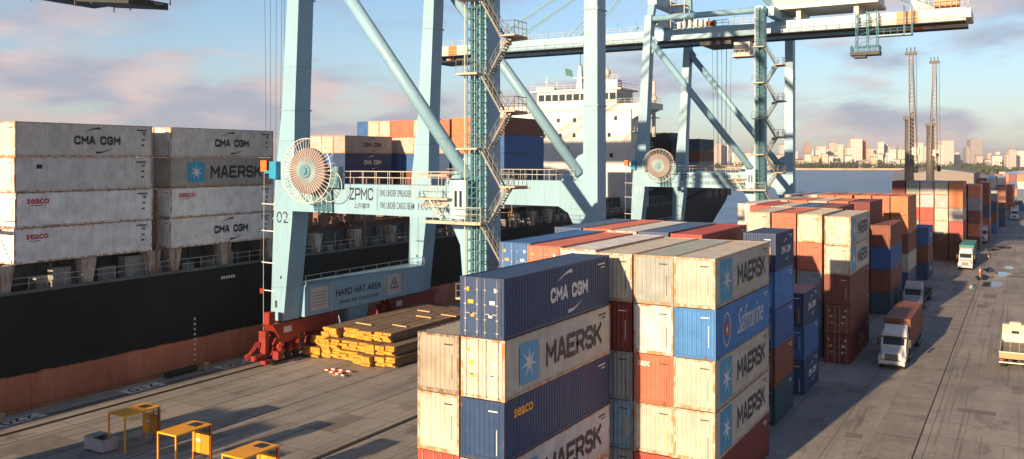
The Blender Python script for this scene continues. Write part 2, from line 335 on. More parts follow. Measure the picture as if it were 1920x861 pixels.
for _ in range(46):
    x=rp_.choice([rp_.uniform(-62,-30),rp_.uniform(-12,14)]); y=rp_.uniform(30,190); w=rp_.uniform(.8,3.2); l_=rp_.uniform(1,6); bp_.poly([(x,y,.0022),(x+w,y+rp_.uniform(-.2,.2),.0022),(x+w,y+l_,.0022),(x,y+l_,.0022)])
tag(bp_.build('repair_patches',paint('patched paving',(.20,.175,.15),.85,var=.3,dirt=.4,nscale=1.5)),kind='structure')
# wet patches
M_WET=bpy.data.materials.new('standing rainwater'); M_WET.use_nodes=True; q=M_WET.node_tree.nodes['Principled BSDF']; q.inputs['Base Color'].default_value=(.05,.055,.06,1); q.inputs['Roughness'].default_value=.04
b=MB()
for (cx,cy,rx,ry) in ((-4.6,163,1.6,4.5),(-6.2,172,1.1,5),(-3.4,178,1.3,4),(-5.6,184,.9,4),(-7,226,2.4,3),(-4,233,1.5,3),(-9.5,243,1.6,3),(-2.6,190,.7,3),(-7.2,158,.5,3)):
    b.poly([(cx+rx*math.cos(t)*(1+.35*rnd.uniform(-1,1)),cy+ry*math.sin(t)*(1+.3*rnd.uniform(-1,1)),.009) for t in [2*PI*i/14 for i in range(14)]])
tag(b.build('puddles',M_WET),kind='structure')
# berth numbers on the quay edge, readable from the water
for y,s in ((40.6,'220'),(51.8,'210'),(62.2,'200')):
    t=thing('berth_number','white painted berth number plate reading %s at the quay edge'%s,'ground marking',(-67.15,y,.007),group='berth numbers along the quay edge')
    b=MB(); b.box(-.85,.7,-1.9,1.9,0,.004); b.build('painted_panel',M_MARK,t,wc=False)
    put_text(s,(-.05,0,.009),1.1,'+z',M_NAVYL,t,bold=.01,extra_rot=-PI/2,wid=2.8)
# hills beyond the town
M_HILL=paint('wooded hillside',(.045,.07,.055),.95,var=.35,dirt=.3,nscale=.004,streak=(.01,.01,.02))
b=MB()
for (x0,y0,x1,y1,h) in ((-2600,3300,3200,4800,38),(-1500,5200,5200,5200,62)):
    n=60
    for i in range(n):
        t0=i/n;t1=(i+1)/n
        H=lambda t: h*(.35+.65*abs(math.sin(t*7.3+h)*math.cos(t*3.1+1)))
        P=lambda t,d: (x0+(x1-x0)*t-.2*d,y0+(y1-y0)*t+d)
        for da,db,fa,fb in ((-420,0,0,1),(0,500,1,0)):
            a=P(t0,da);c=P(t1,da);d=P(t1,db);e=P(t0,db)
            b.quad((a[0],a[1],H(t0)*fa-.5),(c[0],c[1],H(t1)*fa-.5),(d[0],d[1],H(t1)*fb-.5),(e[0],e[1],H(t0)*fb-.5))
tag(b.build('hills',M_HILL),kind='structure')
# ------------------------------------------------------------ far town
def px_to(px,Z):      # a direction across the far shore at depth Z
    X=(px-960)/1672*Z; return (X*.8669-Z*.4985, X*.4985+Z*.8669)
def win_mat(name,wall,glass,fx,fz):
    if name in MATS: return MATS[name]
    m=bpy.data.materials.new(name); m.use_nodes=True; nt=m.node_tree; N=nt.nodes.new; L=nt.links.new; b=nt.nodes['Principled BSDF']; b.inputs['Roughness'].default_value=.7
    tc=N('ShaderNodeTexCoord'); sp=N('ShaderNodeSeparateXYZ'); L(tc.outputs['Object'],sp.inputs[0])
    ad=N('ShaderNodeMath'); ad.operation='ADD'; L(sp.outputs[0],ad.inputs[0]); L(sp.outputs[1],ad.inputs[1])
    def band(v,per,w):
        a=N('ShaderNodeMath'); a.operation='DIVIDE'; L(v,a.inputs[0]); a.inputs[1].default_value=per
        c=N('ShaderNodeMath'); c.operation='FRACT'; L(a.outputs[0],c.inputs[0])
        d=N('ShaderNodeMath'); d.operation='LESS_THAN'; L(c.outputs[0],d.inputs[0]); d.inputs[1].default_value=w; return d.outputs[0]
    mu=N('ShaderNodeMath'); mu.operation='MULTIPLY'; L(band(ad.outputs[0],fx,.55),mu.inputs[0]); L(band(sp.outputs[2],fz,.5),mu.inputs[1])
    mx=N('ShaderNodeMix'); mx.data_type='RGBA'; L(mu.outputs[0],mx.inputs['Factor']); mx.inputs['A'].default_value=(*wall,1); mx.inputs['B'].default_value=(*glass,1); L(mx.outputs['Result'],b.inputs['Base Color'])
    MATS[name]=m; return m
WALLS={'cream':(.60,.56,.50),'pink':(.50,.42,.38),'yellow':(.58,.50,.34),'white':(.64,.62,.60),'grey':(.30,.28,.27),'orange':(.50,.20,.10),'brown':(.36,.25,.19)}
M_ROOFT=paint('flat roof',(.30,.26,.23),.9); M_TILE=paint('clay roof tiles',(.35,.16,.10),.9)
towers=[(1510,1521,268,'brown',2180,'narrow brown tower just right of the blue crane leg'),(1532,1547,275,'white',2190,'white block of medium height with stepped top, first right of the brown tower'),
(1553,1567,268,'pink',2250,'pinkish tower with a raised roof house'),(1568,1580,271,'cream',2230,'cream tower pressed against the right of the pinkish one'),(1581,1592,277,'pink',2300,'low pinkish block before the widest tower'),
(1592,1615,261,'cream',2200,'widest and tallest cream tower on the far shore'),(1617,1625,263,'orange',2215,'narrow orange-red slab against the widest tower'),(1626,1637,279,'yellow',2180,'short yellowish block right of the orange slab'),
(1646,1656,266,'white',2190,'slender white tower with stepped roof left of the mobile cranes'),(1657,1664,271,'cream',2230,'cream shoulder block beside the slender white tower'),(1666,1679,280,'white',2150,'broad white apartment slab with balconies, left half'),
(1680,1695,281,'cream',2160,'broad cream apartment slab nearest the first mobile crane'),(1682,1689,272,'grey',2400,'grey tower peeping over the cream slab'),(1709,1729,268,'cream',2150,'cream block seen between the two mobile cranes'),
(1763,1785,264,'cream',2100,'lone tall cream tower right of the mobile cranes'),(1816,1839,263,'grey',2300,'lone tall grey tower with dark roof frame'),(1889,1903,281,'pink',1900,'pale pinkish tower near the right end of the skyline'),(1904,1919,283,'white',1950,'pale low tower at the right end of the skyline'),
(1340,1352,269,'pink',2300,'pink tower seen left of the far crane lattice'),(1353,1365,272,'cream',2330,'cream tower beside the pink one between crane legs'),(1413,1423,283,'white',2200,'small white tower between the crane braces'),(1462,1476,272,'cream',2350,'cream tower right of the far crane stairs'),
(1478,1488,279,'pink',2250,'short pink tower behind the far crane leg'),(1396,1408,287,'cream',2250,'low cream block behind the crane ropes')]
def tower(px0,px1,ty,wc,Z,label,cat='tower block',base=0):
    c=px_to((px0+px1)/2,Z); w=(px1-px0)/1672*Z; z=CAMZ+(300-ty)*Z/1672
    t=thing('apartment_building',label,cat,(c[0],c[1],base),rz=math.atan2(.4985,.8669)+rnd.uniform(-.15,.1),group='buildings of the town across the water')
    d=w*.8; hw=w/2*.93
    MB().box(-hw,hw,-d/2,d/2,0,z).build('wall',win_mat('windows_'+wc,WALLS[wc],(.18,.18,.19),4.4,3.1),t,wc=False)
    if w>12:
        sgn=rnd.choice([-1,1]); f=rnd.uniform(.62,.9); x0,x1=sorted((sgn*hw,sgn*(hw+w*.28))); MB().box(x0,x1,-d*.35,d*.6,0,z*f).build('wing',win_mat('windows_'+wc,WALLS[wc],(.18,.18,.19),4.4,3.1),t,wc=False)
        MB().box(x0+w*.05,x1-w*.05,-d*.1,d*.2,z*f,z*f+3).build('roof_house',M_ROOFT,t,wc=False)
    r=MB(); r.box(-hw-.4,hw+.4,-d/2-.4,d/2+.4,z+.02,z+.9)
    if w>13: r.box(-hw*.35,hw*.35,-d*.2,d*.2,z+.9,z+4.5)
    r.build('roof',M_ROOFT,t,wc=False)
names_=['pale slab','pale tower','stepped block','narrow tower','broad block','plain slab']
gaps=[(1522,1531,281),(1548,1553,279),(1600,1607,268),(1638,1645,284),(1664,1668,276),(1696,1703,284),(1731,1738,279),(1746,1753,285),(1790,1797,286),(1850,1858,287),(1866,1874,285),(1425,1436,286),(1440,1449,282),(1372,1382,286),(1384,1392,283),(1560,1572,282),(1583,1590,283),(1631,1640,281),(1672,1676,274),(1488,1495,284)]
for a in towers: tower(*a)
for i,(p0,p1,ty) in enumerate(sorted(gaps)):
    tower(p0,p1,ty,['white','cream','white','pink','cream'][i%5],2260+17*(i%7),'%s in the second line of the far town, number %d from the left'%(names_[i%6],i+1))
adjs=['cream','white','pink','yellow','brown']; k=0
pxs=sorted([rnd.uniform(1512,1700) for _ in range(30)]+[rnd.uniform(1385,1500) for _ in range(10)]+[rnd.uniform(1735,1918) for _ in range(14)])
for i,px in enumerate(pxs):
    ty=rnd.uniform(289,303); Z=rnd.uniform(2120,2240)
    c=px_to(px,Z); w=rnd.uniform(9,26); z=max(5,CAMZ+(300-ty)*Z/1672); wc=rnd.choice(['cream','white','white','pink','cream','yellow']); n=i+1
    o_={1:'first',2:'second',3:'third'}.get(n,'%dth'%n if n not in (21,22,23,31,32,33,41,42,43,51,52,53) else '%d%s'%(n,{1:'st',2:'nd',3:'rd'}[n%10]))
    t=thing('shore_house','low %s house on the far shore, %s counted from the left'%(wc,o_),'house',(c[0],c[1],0),rz=.5+rnd.uniform(-.3,.3),group='low houses along the far shore')
    MB().box(-w/2,w/2,-6,6,0,z).build('wall',win_mat('windows_'+wc,WALLS[wc],(.18,.18,.19),4.4,3.1),t,wc=False)
    r=MB(); q=z+rnd.uniform(1,3); r.prism([(-w/2-.5,-6.5,z),(-w/2-.5,6.5,z),(-w/2-.5,0,q)],(w+1,0,0)); r.build('roof',rnd.choice([M_TILE,M_ROOFT]),t,wc=False)
# trees along the far shore
def leaf_mat(name,a,bb):
    m=bpy.data.materials.new(name); m.use_nodes=True; nt=m.node_tree; b=nt.nodes['Principled BSDF']; b.inputs['Roughness'].default_value=.9
    n=nt.nodes.new('ShaderNodeTexNoise'); n.inputs['Scale'].default_value=.12; tc=nt.nodes.new('ShaderNodeTexCoord'); nt.links.new(tc.outputs['Object'],n.inputs['Vector'])
    mx=nt.nodes.new('ShaderNodeMix'); mx.data_type='RGBA'; nt.links.new(n.outputs[0],mx.inputs['Factor']); mx.inputs['A'].default_value=(*a,1); mx.inputs['B'].default_value=(*bb,1); nt.links.new(mx.outputs['Result'],b.inputs['Base Color']); return m
M_LEAF=leaf_mat('foliage',(.03,.055,.025),(.08,.09,.045))
def crown(b,c,r,h,n=60,s=1.6):
    for _ in range(n):
        u=Vector((rnd.gauss(0,1),rnd.gauss(0,1),rnd.gauss(0,1))).normalized()*rnd.uniform(.35,1)
        p=Vector((c[0]+u.x*r,c[1]+u.y*r,c[2]+u.z*h)); a=Vector((rnd.uniform(-1,1),rnd.uniform(-1,1),rnd.uniform(-1,1))).normalized(); e=a.orthogonal().normalized(); f=a.cross(e)
        ss=s*rnd.uniform(.5,1.2); b.quad(p-e*ss,p-f*ss*.7,p+e*ss,p+f*ss*.7)
b=MB()
for _ in range(300):
    px=rnd.choice([rnd.uniform(1380,1700),rnd.uniform(1500,1700),rnd.uniform(1500,1600),rnd.uniform(1700,1920),rnd.uniform(1200,1400)]); Z=rnd.uniform(2070,2140)
    c=px_to(px,Z); r=rnd.uniform(4,11); crown(b,(c[0],c[1],r*.8),r*1.3,r*.9,26,2.6)
for _ in range(160):
    px=rnd.uniform(1690,1925); Z=rnd.uniform(1200,2000); c=px_to(px,Z)
    if c[0]<-60-.075*c[1]+40: continue
    r=rnd.uniform(4,8); crown(b,(c[0],c[1],r*.6),r*1.5,r*.7,20,2.4)
tag(b.build('shore_trees',M_LEAF),'band of green trees and bushes along the far shore below the town','trees',kind='stuff')
# quay wall / beach of far shore
b=MB()
for i in range(6,11):
    (x0,y0),(x1,y1)=land[i],land[i+1]
    b.prism([(x0,y0,-2.4),(x1,y1,-2.4),(x1,y1,1.4),(x0,y0,1.4)],(3,-6,0))
tag(b.build('far_shore_bank',paint('pale shore bank',(.42,.34,.24),.9,var=.3,nscale=.02)),kind='structure')
# warehouses at the far end of the port
for i,(x,y,w,l,h,c,lab) in enumerate([(-60,900,46,120,9,'pale roofed','left'),(10,1010,60,90,8,'pinkish roofed','middle'),(95,1120,70,110,9,'pale roofed','right')]):
    t=thing('warehouse','%s port warehouse beyond the container rows, the %s one'%(c,lab),'warehouse',(x,y,0),group='warehouses beyond the container rows')
    MB().box(-w/2,w/2,-l/2,l/2,0,h).build('wall',paint('warehouse wall',(.24,.21,.19),.8),t,wc=False)
    r=MB(); r.prism([(-w/2-.5,-l/2-.5,h),(0,-l/2-.5,h+3),(w/2+.5,-l/2-.5,h)],(0,l+1,0)); r.build('roof',paint('warehouse roof',(.22,.21,.21),.7),t,wc=False)
# ------------------------------------------------------------ containers
CW=2.438
def corr(L_,pitch=.278):
    n=max(1,int(L_/pitch)); p=L_/n; out=[]
    for i in range(n):
        a=i*p; out+= [(a,0),(a+p*.26,0),(a+p*.5,1),(a+p*.76,1)]
    out.append((L_,0)); return out
CM={}
def cont_mesh(L,H):
    key=(L,H)
    if key in CM: return CM[key]
    hw=CW/2; hl=L/2; h=H-.02
    fr=MB(); po=.13
    for sx in (-1,1):
        for sy in (-1,1):
            x0,x1=sorted((sx*hw,sx*(hw-po))); y0,y1=sorted((sy*hl,sy*(hl-po))); fr.box(x0,x1,y0,y1,.12,h-.12)
            x0,x1=sorted((sx*(hw+.004),sx*(hw-.165))); y0,y1=sorted((sy*(hl+.004),sy*(hl-.18)))
            fr.box(x0,x1,y0,y1,0,.12); fr.box(x0,x1,y0,y1,h-.12,h+.004)
        x0,x1=sorted((sx*(hw-.002),sx*(hw-.07))); fr.box(x0,x1,-hl+.13,hl-.13,.02,.18); fr.box(x0,x1,-hl+.18,hl-.18,h-.09,h-.01)
    for sy in (-1,1):
        y0,y1=sorted((sy*(hl-.002),sy*(hl-.09))); fr.box(-hw+.13,hw-.13,y0,y1,.02,.2); fr.box(-hw+.165,hw-.165,y0,y1,h-.12,h-.01)
    pan=MB(); d=.036
    pr=corr(L-.26); y0=-hl+.13
    for sx in (-1,1):
        xo=sx*(hw-.012)
        for (a,u),(c,w) in zip(pr,pr[1:]):
            A=(xo-sx*d*u,y0+a);B=(xo-sx*d*w,y0+c)
            pan.quad((A[0],A[1],.18),(B[0],B[1],.18),(B[0],B[1],h-.09),(A[0],A[1],h-.09))
    zr=h-.03; pr=corr(L-.5,.42)
    y0=-hl+.25
    for (a,u),(c,w) in zip(pr,pr[1:]): pan.quad((-hw+.07,y0+a,zr-.022*u),(hw-.07,y0+a,zr-.022*u),(hw-.07,y0+c,zr-.022*w),(-hw+.07,y0+c,zr-.022*w))
    pan.box(-hw+.07,hw-.07,-hl+.09,-hl+.25,zr-.03,zr); pan.box(-hw+.07,hw-.07,hl-.25,hl-.09,zr-.03,zr)
    pan.quad((-hw+.02,-hl+.02,.05),(hw-.02,-hl+.02,.05),(hw-.02,hl-.02,.05),(-hw+.02,hl-.02,.05))
    def end(sy):
        e=MB(); pr=corr(CW-.26,.25); x0=-hw+.13; yo=sy*(hl-.03)
        for (a,u),(c,w) in zip(pr,pr[1:]): e.quad((x0+a,yo-sy*.045*u,.2),(x0+c,yo-sy*.045*w,.2),(x0+c,yo-sy*.045*w,h-.12),(x0+a,yo-sy*.045*u,h-.12))
        return e
    def merge(a,b_):
        m=MB(); m.v=a.v+b_.v; n=len(a.v); m.f=a.f+[tuple(i+n for i in f) for f in b_.f]; m.sm=a.sm+b_.sm; return m
    dr=MB(); dw=(CW-.27)/2
    dr.box(.01,.01+dw-.02,-.04,.02,.2,h-.12)
    for zz in (.75,1.45,2.1):
        if zz<h-.3: dr.box(.08,dw-.06,-.052,-.04,zz-.22,zz+.22)
    rod=MB()
    for xx in (.22,dw-.2):
        rod.tube((xx,-.075,.1),(xx,-.075,h-.04),.02,6)
        for zz in (.3,.9,1.6,2.3): rod.box(xx-.06,xx+.06,-.09,-.05,zz-.03,zz+.03)
    rod.box(.22,.62,-.10,-.08,1.15,1.19); rod.box(dw-.6,dw-.2,-.10,-.08,1.15,1.19)
    far=MB(); far.box(-hw,hw,-hl,hl,0,h)
    CM[key]={'frame':fr.mesh('frame'),'pm':merge(pan,end(1)).mesh('panels'),'pd':merge(pan,end(1)).mesh('panels'),
       'pp':merge(merge(pan,end(1)),end(-1)).mesh('panels'),'door':dr.mesh('door'),'rod':rod.mesh('lock_rods'),'far':far.mesh('container')}
    return CM[key]
CNT=[0]
def container(xr,yf,z,col,L=12.19,H=2.9,end='panel',logo=None,label='',group='containers',lod=0,sidecol=None):
    CNT[0]+=1; m=cont_mesh(L,H); cx=xr-CW/2; cy=yf+L/2; j=.0 if lod==0 else 0
    cx+=rnd.uniform(-.03,.03); cy+=rnd.uniform(-.05,.05)
    if lod>=2:
        o=link_mesh('shipping_container',m['far'],cmat(col),None,(cx,cy,z)); tag(o,label,'container',group); return o
    t=thing('shipping_container',label,'container',(cx,cy,z),group=group)
    link_mesh('frame',m['frame'],cmat(col,True),t)
    link_mesh('corrugated_body',m['pd'] if end=='door' else m['pp'],cmat(col),t)
    if end=='door':
        for s in (-1,1):
            d=link_mesh('door',m['door'],cmat(col),t,(0,-L/2+.02,0),(0,0,0),(s,1,1))
            link_mesh('lock_rods',m['rod'],M_STEEL,d)
            if lod==0:
                [link_mesh('warning_sticker',MB().box(a_,b__,-.056,-.05,c_,e_).mesh('sticker'),M_WHITE if s>0 else M_YEL,d) for a_,b__,c_,e_ in ((.45,.75,1.62,1.8),(.4,.6,1.0,1.12),(.7,.82,2.2,2.4))]
    if lod==0:
        ink=M_NAVYL if sum(CC[col])>.75 else M_WHITE; X=CW/2-.012
        put_shape('plate',(X,L/2-1.1,H-.42),.95,.08,'+x',ink,t,'marking'); put_shape('plate',(X,L/2-.9,H-.62),.5,.06,'+x',ink,t,'marking')
        if end=='panel': put_shape('plate',(.6,-L/2+.022,H-.5),.5,.06,'-y',ink,t,'marking'); put_shape('plate',(.8,-L/2+.022,rnd.uniform(.8,1.6)),.035,1.2,'-y',ink if rnd.random()<.6 else M_YEL,t,'marking')
    if logo: logos(t,logo,L,H)
    return t
def logos(t,kind,L,H):
    X=CW/2-.006; zc=H*.5
    k=kind.split(':'); nm=k[0]; ink={'w':M_WHITE,'k':M_NAVYL,'r':M_REDL,'y':M_YEL}.get(k[1] if len(k)>1 else 'k')
    s=L/12.19
    if nm=='cma':
        yc=.9*s; 
        if len(k)>2: yc=float(k[2])
        w=4.5*min(1,L/12) if L>8 else 3.1; h=.78 if L>8 else .6
        put_text('CMA CGM',(X,yc,zc),h,'+x',ink,t,bold=.03,wid=w)
        put_shape('swoosh',(X,yc-w*.12,zc+h*1.05),w*.36,w*.30,'+x',ink,t,'swoosh')
        put_shape('swoosh',(X,yc+w*.14,zc-h*1.05),w*.36,w*.30,'+x',ink,t,'swoosh',flip=True)
    elif nm=='mae':
        yc=.6*s; put_text('MAERSK',(X,yc+.9,zc),1.28,'+x',ink,t,bold=.022,wid=6.9)
        put_shape('square',(X,yc-4.3,zc),1.95,2.0,'+x',M_BLUEL,t,'emblem_panel'); put_shape('star',(X,yc-4.3,zc),1.6,1.6,'+x',M_WHITE,t,'star_emblem')
    elif nm=='maeb': # emblem panel covers the full height of the side's first fifth
        yc=.6*s; put_text('MAERSK',(X,yc+1.2,zc),1.3,'+x',ink,t,bold=.022,wid=6.6)
        put_shape('plate',(X-.006,yc-4.5,zc),2.4,H*.84,'+x',M_BLUEL,t,'emblem_panel'); put_shape('star',(X+.006,yc-4.4,zc),1.9,1.9,'+x',M_WHITE,t,'star_emblem')
    elif nm=='seaco':
        put_text('seaco',(X,-L/2+1.9,H-.75),.42,'+x',ink,t,bold=.02,wid=1.9)
        if ink is M_REDL: put_shape('plate',(X-.006,-L/2+1.7,H-1.1),1.0,.05,'+x',M_NAVYL,t,'marking')
    elif nm=='saf':
        put_text('Safmarine',(X,1.4,zc+.1),1.55,'+x',M_WHITE,t,bold=-.005,wid=6.0,shear=.35)
        put_shape('oval',(X,-3.9,zc),1.5,2.0,'+x',M_WHITE,t,'oval_emblem'); put_shape('plate',(X,-3.9,zc),.8,.8,'+x',M_REDL,t,'emblem_panel'); put_shape('star',(X+.012,-3.9,zc),.7,.7,'+x',M_WHITE,t,'star_emblem')
    elif nm=='tex': put_text('tex',(-.62,-L/2+.02,H-.55),.36,'-y',M_WHITE,t,bold=.02)
    elif nm=='texq':
        put_text('tex',(-.7,-L/2+.02,H-.5),.3,'-y',M_WHITE,t,bold=.02)
        for a in (-.16,.16):
            for c in (-.2,.2): put_shape('plate',(.25+a,-L/2+.022,1.3+c),.24,.3,'-y',M_WHITE,t,'white_square')
        put_text('CAI',(X,.8,zc),1.0,'+x',M_STEEL,t,bold=.0,wid=3.2)
    elif nm=='mark': put_shape('plate',(X-.005,-L/2+2.1,H-.8),.5,.35,'+x',M_NAVYL,t,'marking')
    if nm in('cma','mae','seaco','mark') and (len(k)>3 or 'ship' in k):
        for i in range(3): put_shape('plate',(X-.005,L/2-1.0+.06*i,1.1+.5*i),.28,.14,'+x',M_NAVYL,t,'marking')
        put_shape('plate',(X-.005,L/2-1.1,H-.45),1.1,.09,'+x',M_NAVYL,t,'marking')
ORD=['bottom','second up','third up','fourth up','fifth up','sixth up']
REST={}
def stack(xr,yf,tiers,where,group,L=12.19,H=2.9,z0=0,lod=0,keep=9):
    """keep: how many tiers from the top show in the photograph; the ones below go to the shared remainder"""
    n=len(tiers)
    for i,tr in enumerate(tiers):
        if isinstance(tr,str): tr=(tr,)
        col=tr[0]; end=tr[1] if len(tr)>1 else 'panel'; logo=tr[2] if len(tr)>2 else None; extra=tr[3] if len(tr)>3 else ''
        if i<n-keep:
            REST.setdefault(col,[]).append((xr-CW,xr,yf,yf+L,z0+i*H,z0+i*H+H-.02)); continue
        tier='topmost' if i==n-1 else ORD[i]
        lab='%s container%s, %s in %s'%(col,(' '+extra) if extra else '',tier,where)
        if len(lab.split())>16: print('LONG',len(lab.split()),lab)
        container(xr,yf,z0+i*H,col,L,H,end,logo,lab,group,lod)
G1='containers stacked in the yard'
LW='with star emblem'
CW_='with white arcs'
stack(-21.06,35.9,[('white','panel',None),('white','door','mae:k',LW),('navy blue','panel','seaco:y','with yellow lettering'),('cream','door','mae:k',LW),('navy blue','door','cma:w',CW_)],'the nearest tall stack',G1)
stack(-23.58,35.9,['grey',('red','door'),'cream','tan'],'the shorter column left of the nearest stack',G1)
stack(-15.1,49.2,[('dark red','panel'),('cream','panel','maeb:k',LW),('cream','panel','maeb:k',LW),('bright blue','panel','saf:w','with white script'),('cream','panel','maeb:k',LW)],'the road-side column of the second block',G1)
stack(-17.56,49.2,['red','cream',('salmon red','panel','tex','with white letters'),'white','grey green'],'the second column of the second block',G1)
stack(-20.1,49.2,['grey','light blue','grey','dark red','cream'],'the third column of the second block',G1)
stack(-23.0,50.4,['grey','blue','brown red','cream','white'],'the fourth column of the second block',G1)
stack(-25.8,51.2,['blue','cream','grey','salmon red',('salmon red','door')],'the fifth column, beside the blue doors',G1)
stack(-28.6,52.3,['cream','brown red','grey','blue',('blue','door')],'the sixth column, beside the crane stairs',G1)
# behind
stack(-16.3,68.2,['dark teal','brown red','blue','bright blue',('navy blue','panel','cma:w',CW_)],'the short stack behind the second block',G1,L=6.06)
stack(-16.3,78.2,[('navy blue','panel','cma:w',CW_),'blue',('navy blue','panel','cma:w',CW_)],'the three-high short blue stack',G1,L=6.06)
stack(-20.8,64.4,['grey','blue','cream','dark red','red'],'the red-roofed column behind the second block',G1,keep=1)
stack(-23.7,65.2,['cream','red','grey','grey','steel blue'],'the blue-roofed column left of the red roof',G1,keep=1)
stack(-26.2,65.0,['blue','grey','cream','brown red','white'],'the white-roofed column running behind the salmon doors',G1,keep=1)
stack(-28.8,66.0,['grey','grey','cream','brown red','salmon red'],'the salmon-roofed column running back from the salmon doors',G1,keep=1)
stack(-31.4,66.0,['grey','navy blue','cream','red','steel blue'],'the steel-blue-roofed column nearest the crane',G1,keep=1)
G2='containers in the rows further along the yard'
stack(-14.8,92.2,[('dark red','door','texq','with white squares'),('brown red','door','tex','with white letters'),('brown red','panel'),('cream','panel','maeb:k',LW),('cream','door','maeb:k',LW)],'the road-side column of the third block',G2)
stack(-17.9,94.4,['teal','light blue','pale blue grey',('salmon red','panel'),'rusty white'],'the rust-stained second column of the third block',G2)
stack(-20.6,94.8,['grey','blue','cream','brown red','salmon red'],'the salmon-topped third column of the third block',G2)
stack(-23.4,95.6,['grey','cream','red','blue','cream'],'the cream-topped fourth column of the third block',G2)
stack(-29.5,113.6,['grey','cream','red','blue','white'],'the white column at the water-side end of the fourth block',G2,lod=1,keep=1)
stack(-26.8,109.5,['grey','cream','blue','grey','red'],'the red-roofed column of the fourth block',G2,lod=1,keep=1)
stack(-24.2,109.2,['grey','blue','cream','grey','cream'],'the cream-roofed column of the fourth block',G2,lod=1,keep=1)
stack(-21.5,108.8,['cream','blue','grey','red','steel blue'],'the blue-roofed column of the fourth block',G2,lod=1,keep=1)
stack(-18.9,108.5,['cream','blue','grey','brown red','brown red'],'the brown-roofed column of the fourth block',G2,lod=1,keep=1)
stack(-15.0,124,['dark teal','brown red','blue','brown red'],'the four-high road-side column of the fifth block',G2,lod=1)
for i,c in enumerate(['dark red','salmon red','cream','salmon red','cream']):
    stack(-17.7-2.7*i,125+i*.3,['grey','blue','cream',rnd.choice(['red','cream','brown red']),c],'column %d of the fifth block'%(i+2),G2,lod=1,keep=1)
for i,(c,c2) in enumerate([('orange','orange'),('salmon red','orange'),('orange','red'),('orange','cream'),('salmon red','cream'),('white','grey'),('white','grey')]):
    stack(-15.4-2.68*i,147.5+(i%3)*.4,['navy blue','cream','brown red',c2,c],'column %d of the orange-topped block'%(i+1),G2,lod=1,keep=4 if i==0 else 2)
stack(-14.0,163.5,[('navy blue','panel','cma:w',CW_),'brown red',('blue','panel','cma:w',CW_)],'the three-high stack before the striped grey block',G2,L=9,lod=1)
T6=[['brown red','brown red','red','pale grey','orange','orange'],['brown red','brown red','cream','cream','pale grey','cream'],['grey','brown red','red','red','pale blue grey','pale grey'],['grey','blue','grey','red','pale grey','grey green'],['grey','blue','cream','cream','dark red','dark red']]
for i,tt in enumerate(T6): stack(-10.6-2.62*i,197,tt,'column %d of the six-high block'%(i+1),G2,H=2.62,lod=1,keep=5 if i<2 else 4)
G3='containers at the far end of the yard'
allc=['red','blue','grey','brown red','navy blue','brown red','orange','dark red','pale grey','brown red','dark teal','salmon red','dark red']
def rows(xr,yf,nc,nt,nm):
    for i in range(nc):
        stack(xr-2.7*i,yf+rnd.uniform(-.5,.5),[rnd.choice(allc) for _ in range(nt-(1 if rnd.random()<.3 else 0))],'column %d of the %s'%(i+1,nm),G3,lod=2,keep=5 if i==0 else 1)
rows(-8.6,224,4,5,'dark block past the six-high one'); rows(-7.5,248,4,5,'second block past the six-high one'); rows(-6.5,275,3,5,'third block past the six-high one'); rows(-5,305,3,5,'block halfway down the far road')
rows(-3,345,3,5,'block at the road bend'); rows(0,400,4,5,'last tall block by the road')
rows(3,470,5,5,'distant block by orange stacks')
for i in range(6):
    stack(26-3.2*i,430+i*3,[rnd.choice(['orange','salmon red','cream','orange']) for _ in range(2)],'sunlit pair %d at the far right end of the road'%(i+1),G3,lod=2)
for i in range(5):
    stack(30+7*i,520,[rnd.choice(['orange','cream','red','pale grey']) for _ in range(3)],'far right cluster, pile %d'%(i+1),G3,lod=2,keep=2)
